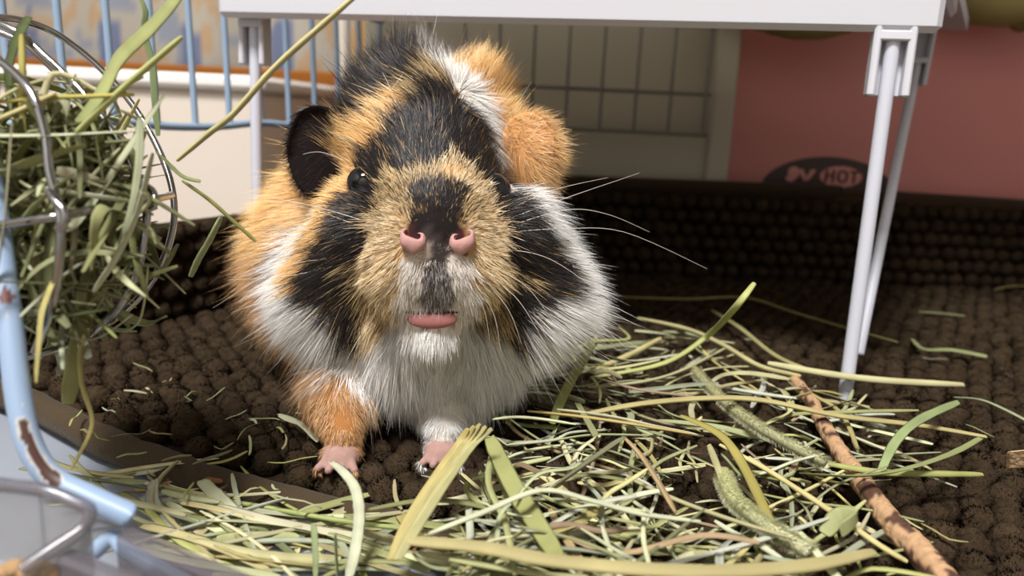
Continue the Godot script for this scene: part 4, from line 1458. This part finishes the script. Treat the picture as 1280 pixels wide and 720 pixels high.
# -------------------------------------------------------------------- hay rack
func hay_rack():
	var t := thing("hay_rack", "round chrome wire hay rack stuffed with hay", "hay rack", P(75, 440, 16))
	var arcs := [
		[[-30, 22, 17.5], [20, 24, 18.4], [70, 42, 19.2], [125, 85, 19.6], [172, 140, 19.6], [206, 205, 19.3], [218, 262, 19], [208, 315, 18.7], [180, 365, 18.2], [140, 402, 17.6], [90, 430, 17], [30, 447, 16.4]],
		[[-30, 20, 16.6], [20, 40, 16.6], [62, 76, 16.6], [105, 118, 16.5], [145, 172, 16.4], [170, 220, 16.3], [183, 252, 16.3], [180, 300, 16.2], [168, 345, 16.1], [148, 385, 16.1], [110, 420, 16.2]],
		[[-30, 60, 15], [10, 84, 14.8], [40, 118, 14.6], [56, 165, 14.5], [62, 215, 14.4], [74, 262, 14.3], [76, 300, 14.3], [72, 345, 14.4], [62, 392, 14.6], [44, 440, 15]],
		[[-30, 30, 18.6], [25, 52, 18.8], [70, 90, 18.9], [105, 135, 18.9], [122, 190, 18.7], [128, 240, 18.4]],
		[[-30, 285, 14.6], [10, 280, 14.4], [74, 270, 14.3], [130, 260, 15.3], [184, 250, 16.3], [214, 244, 18.2]]]
	for k in arcs.size():
		var pts := []
		for q in arcs[k]: pts.append(P(q[0], q[1], q[2]))
		var mb := MB.new()
		tube(mb, smooth_path(pts, 6), 0.085 if k else 0.08, 12, Color.WHITE)
		part("wire", mb, mats.chrome, t)
	for h in [[[62, 240, 14.2], [68, 250, 14.1], [80, 264, 14.05], [80, 280, 14.05], [72, 286, 14.1]], [[180, 232, 16.2], [190, 238, 16.1], [194, 252, 16.0], [188, 260, 16.05], [180, 256, 16.1]], [[14, 60, 16.4], [22, 48, 16.3], [30, 44, 16.3], [36, 52, 16.5]]]:
		var pts := []
		for q in h: pts.append(P(q[0], q[1], q[2]))
		var mb := MB.new()
		tube(mb, smooth_path(pts, 5), 0.075, 10, Color.WHITE)
		part("hook", mb, mats.chrome, t)
	for s in [["hay_straw", "long straw pointing up from the rack towards the shelf", [[222, 200, 17.6], [262, 166, 17.3], [292, 142, 17.1], [342, 86, 16.8], [395, 38, 16.5], [448, -8, 16.3]], 0.25, 0.55, [212, 203, 154], 0.0],
			["hay_leaf", "broad folded green blade crossing the rack's top wires", [[60, 214, 15.6], [95, 165, 15.5], [128, 118, 15.4], [150, 75, 15.4], [190, 35, 15.4], [225, -6, 15.5]], 0.28, 0.2, [178, 184, 126], 0.5],
			["hay_straw", "pale cut stem slanting up out of the rack", [[60, 206, 15.4], [110, 152, 15.3], [160, 105, 15.2], [228, 46, 15.2]], 0.24, 0.55, [186, 190, 128], 0.0],
			["hay_leaf", "thin green leaf hanging down between the side wires", [[172, -6, 17.4], [181, 14, 17.3], [180, 40, 17.3], [190, 80, 17.3], [194, 130, 17.3], [198, 170, 17.3]], 0.14, 0.2, [138, 152, 108], 0.8],
			["hay_leaf", "dark green blade behind the upright straw in the rack", [[38, 22, 16.0], [22, 55, 15.9], [14, 90, 15.9], [16, 140, 15.9]], 0.34, 0.14, [96, 108, 70], 0.4],
			["hay_straw", "upright square cut straw at the rack's edge", [[27, 44, 15.3], [28, 90, 15.2], [28, 140, 15.2], [30, 190, 15.2]], 0.22, 0.6, [178, 166, 96], 0.0],
			["hay_leaf", "long leaf hanging below the rack towards the mat border", [[112, 410, 16.0], [102, 440, 15.9], [104, 480, 15.8], [116, 520, 15.8], [112, 546, 15.8], [90, 586, 15.8]], 0.17, 0.16, [188, 176, 114], 0.5],
			["hay_leaf", "wide frayed leaf hanging under the rack", [[110, 385, 16.3], [98, 430, 16.2], [90, 470, 16.2], [84, 505, 16.2]], 0.34, 0.12, [160, 160, 108], 0.4],
			["hay_leaf", "narrow pale blade hanging by the door frame", [[68, 350, 14.4], [54, 390, 14.2], [50, 430, 14.1], [46, 478, 14.1]], 0.17, 0.16, [196, 186, 124], 0.4],
			["hay_straw", "thin stem pointing away from the rack at the guinea pig", [[228, 226, 18], [262, 250, 18], [290, 275, 18.2], [320, 302, 18.4]], 0.11, 0.7, [160, 160, 96], 0.0],
			["hay_leaf", "short fuzzy hay piece dangling between rack and fur", [[276, 272, 19], [262, 300, 19], [248, 324, 19], [238, 346, 19]], 0.2, 0.5, [178, 186, 140], 0.3],
			["hay_leaf", "green leaf scrap jutting from the rack's side", [[195, 190, 17.6], [225, 220, 17.6], [250, 228, 17.6]], 0.22, 0.16, [158, 168, 116], 0.4],
			["hay_straw", "straw lying level across the rack's upper hay", [[-10, 128, 15.0], [60, 122, 15.0], [120, 120, 15.1], [168, 118, 15.3]], 0.15, 0.6, [190, 180, 104], 0.0],
			["hay_straw", "bright straw lying across the hinge bar of the rack", [[-5, 150, 14.8], [30, 135, 14.8], [70, 116, 14.9]], 0.14, 0.6, GOLD, 0.0]]:
		var pts := []
		for q in s[2]: pts.append(P(q[0], q[1], q[2]))
		hero(s[0], s[1], pts, s[3], s[4], s[5], s[6])
	var core := MB.new()
	for k in 520:
		var c := P(40 + rng.randfn() * 42, 275 + rng.randfn() * 52, 16.7 + rng.randfn() * 0.8)
		var dir := Vector3(rng.randfn(), rng.randfn(), rng.randfn()).normalized() * rng.randf_range(0.8, 1.8)
		stalk(core, [c - dir, c + Vector3(rng.randfn(), rng.randfn(), rng.randfn()) * 0.15, c + dir], rng.randf_range(0.08, 0.26), 0.25, pick([GREEN, OLIVE, STRAW, [138, 142, 100]]), 2, 0.6)
	single("hay_filling", core, mats.hay, "dense tangle of hay deep inside the wire rack", "hay", P(40, 330, 16.7), "", "stuff")
	# the outer stalks, one object each
	var cols := [GREEN, OLIVE, [162, 166, 126], [182, 186, 144], STRAW, [138, 142, 100], PALE]
	for k in 260:
		var f := rng.randf()
		var c := P(rng.randf_range(-20, 165), rng.randf_range(135, 400), rng.randf_range(14.9, 18.3))
		var px := to_px(c)
		var rel := Vector2((px.x - 35) / 135.0, (px.y - 270) / 150.0)
		if rel.length() > 1.0: c = P(35 + rel.normalized().x * 110, 270 + rel.normalized().y * 125, 16.6)
		var dir := Vector3(rng.randfn(), rng.randfn() * 0.75, rng.randfn() * 0.5).normalized()
		var len := rng.randf_range(1.2, 3.4)
		var blade := rng.randf() < 0.6
		var where := "in the rack above its hinge bar" if to_px(c).y < 255 else "in the rack below its hinge bar"
		var bend := Vector3(rng.randfn(), rng.randfn(), rng.randfn()) * 0.2 * len
		var pts := [c - dir * len / 2, c - dir * len / 6 + bend * 0.6, c + dir * len / 6 + bend * 0.7, c + dir * len / 2]
		var mb := MB.new()
		stalk(mb, pts, rng.randf_range(0.06, 0.14) if not blade else rng.randf_range(0.1, 0.24), 0.6 if not blade else 0.12, pick(cols), 5, rng.randfn() * (0.3 if not blade else 1.6))
		var o := single("hay_leaf" if blade else "hay_straw", mb, mats.hay, "%s hay %s %s" % [last_hue, "blade" if blade else "stem", where], "hay", pts[0], "%s hay %s %s" % [last_hue, "blades" if blade else "stems", where])
		o.set_meta("base", null)

# -------------------------------------------------------------------- clear plastic things at the cage door
func near_things():
	var t := thing("food_hopper", "clear plastic food hopper with a thick smoky rim at the cage door", "food hopper", P(40, 700, 12.4))
	var a := P(-40, 602, 12.6)
	var b := P(50, 612, 12.6)
	var c := P(112, 640, 12.6)
	var d := P(28, 712, 12.0)
	var rim := MB.new()
	tube(rim, smooth_path([a, b, P(100, 630, 12.6), c, P(104, 660, 12.5), P(60, 690, 12.2), d], 8), 0.11, 12)
	part("hopper_rim", rim, mats.rim, t)
	var down := Vector3(0, -1.3, 0)
	var wall := MB.new()
	for s in [[a, b], [b, c], [c, d]]:
		var u: Vector3 = s[1] - s[0]
		box(wall, (s[0] + s[1]) / 2 + down / 2, u / 2, down / 2, u.cross(down).normalized() * 0.06, 0.02)
	part("hopper_wall", wall, mats.clear, t)
	var tr := thing("clear_tray", "clear plastic tray edge with thick walls in front of the door frame", "tray", P(230, 715, 13))
	for s in [["tray_edge", P(152, 664, 13.0), P(330, 736, 12.4), 0.34], ["tray_edge", P(76, 690, 12.4), P(220, 748, 12.2), 0.3]]:
		var mb := MB.new()
		var u: Vector3 = s[2] - s[1]
		var sd_ := u.cross(Vector3.UP).normalized()
		box(mb, (s[1] + s[2]) / 2 - Vector3(0, 0.3, 0), u / 2, Vector3(0, 0.34, 0), sd_ * s[3] * 0.6, 0.08)
		part(s[0], mb, mats.rim, tr)
	var clip := MB.new()
	tube(clip, smooth_path([P(118, 690, 14.2), P(142, 672, 14.2), P(160, 690, 14.0), P(200, 712, 13.8), P(260, 745, 13.6)], 8), 0.15, 12, lin(150, 172, 200))
	single("door_sill_wire", clip, mats.paint, "pale blue bent wire sill below the door frame rod", "cage wire", P(160, 700, 14))
	for k in 5:
		var mb := MB.new()
		ball(mb, P(6 + 14 * k, 716 - 6 * (k % 2), 12.4), Vector3(0.2, 0.14, 0.16), lin(166, 136, 98), 12, 8)
		single("food_pellet", mb, mats.bark, "small tan food pellet in the clear hopper", "food pellet", P(6 + 14 * k, 716, 12.4), "pellets in the hopper")
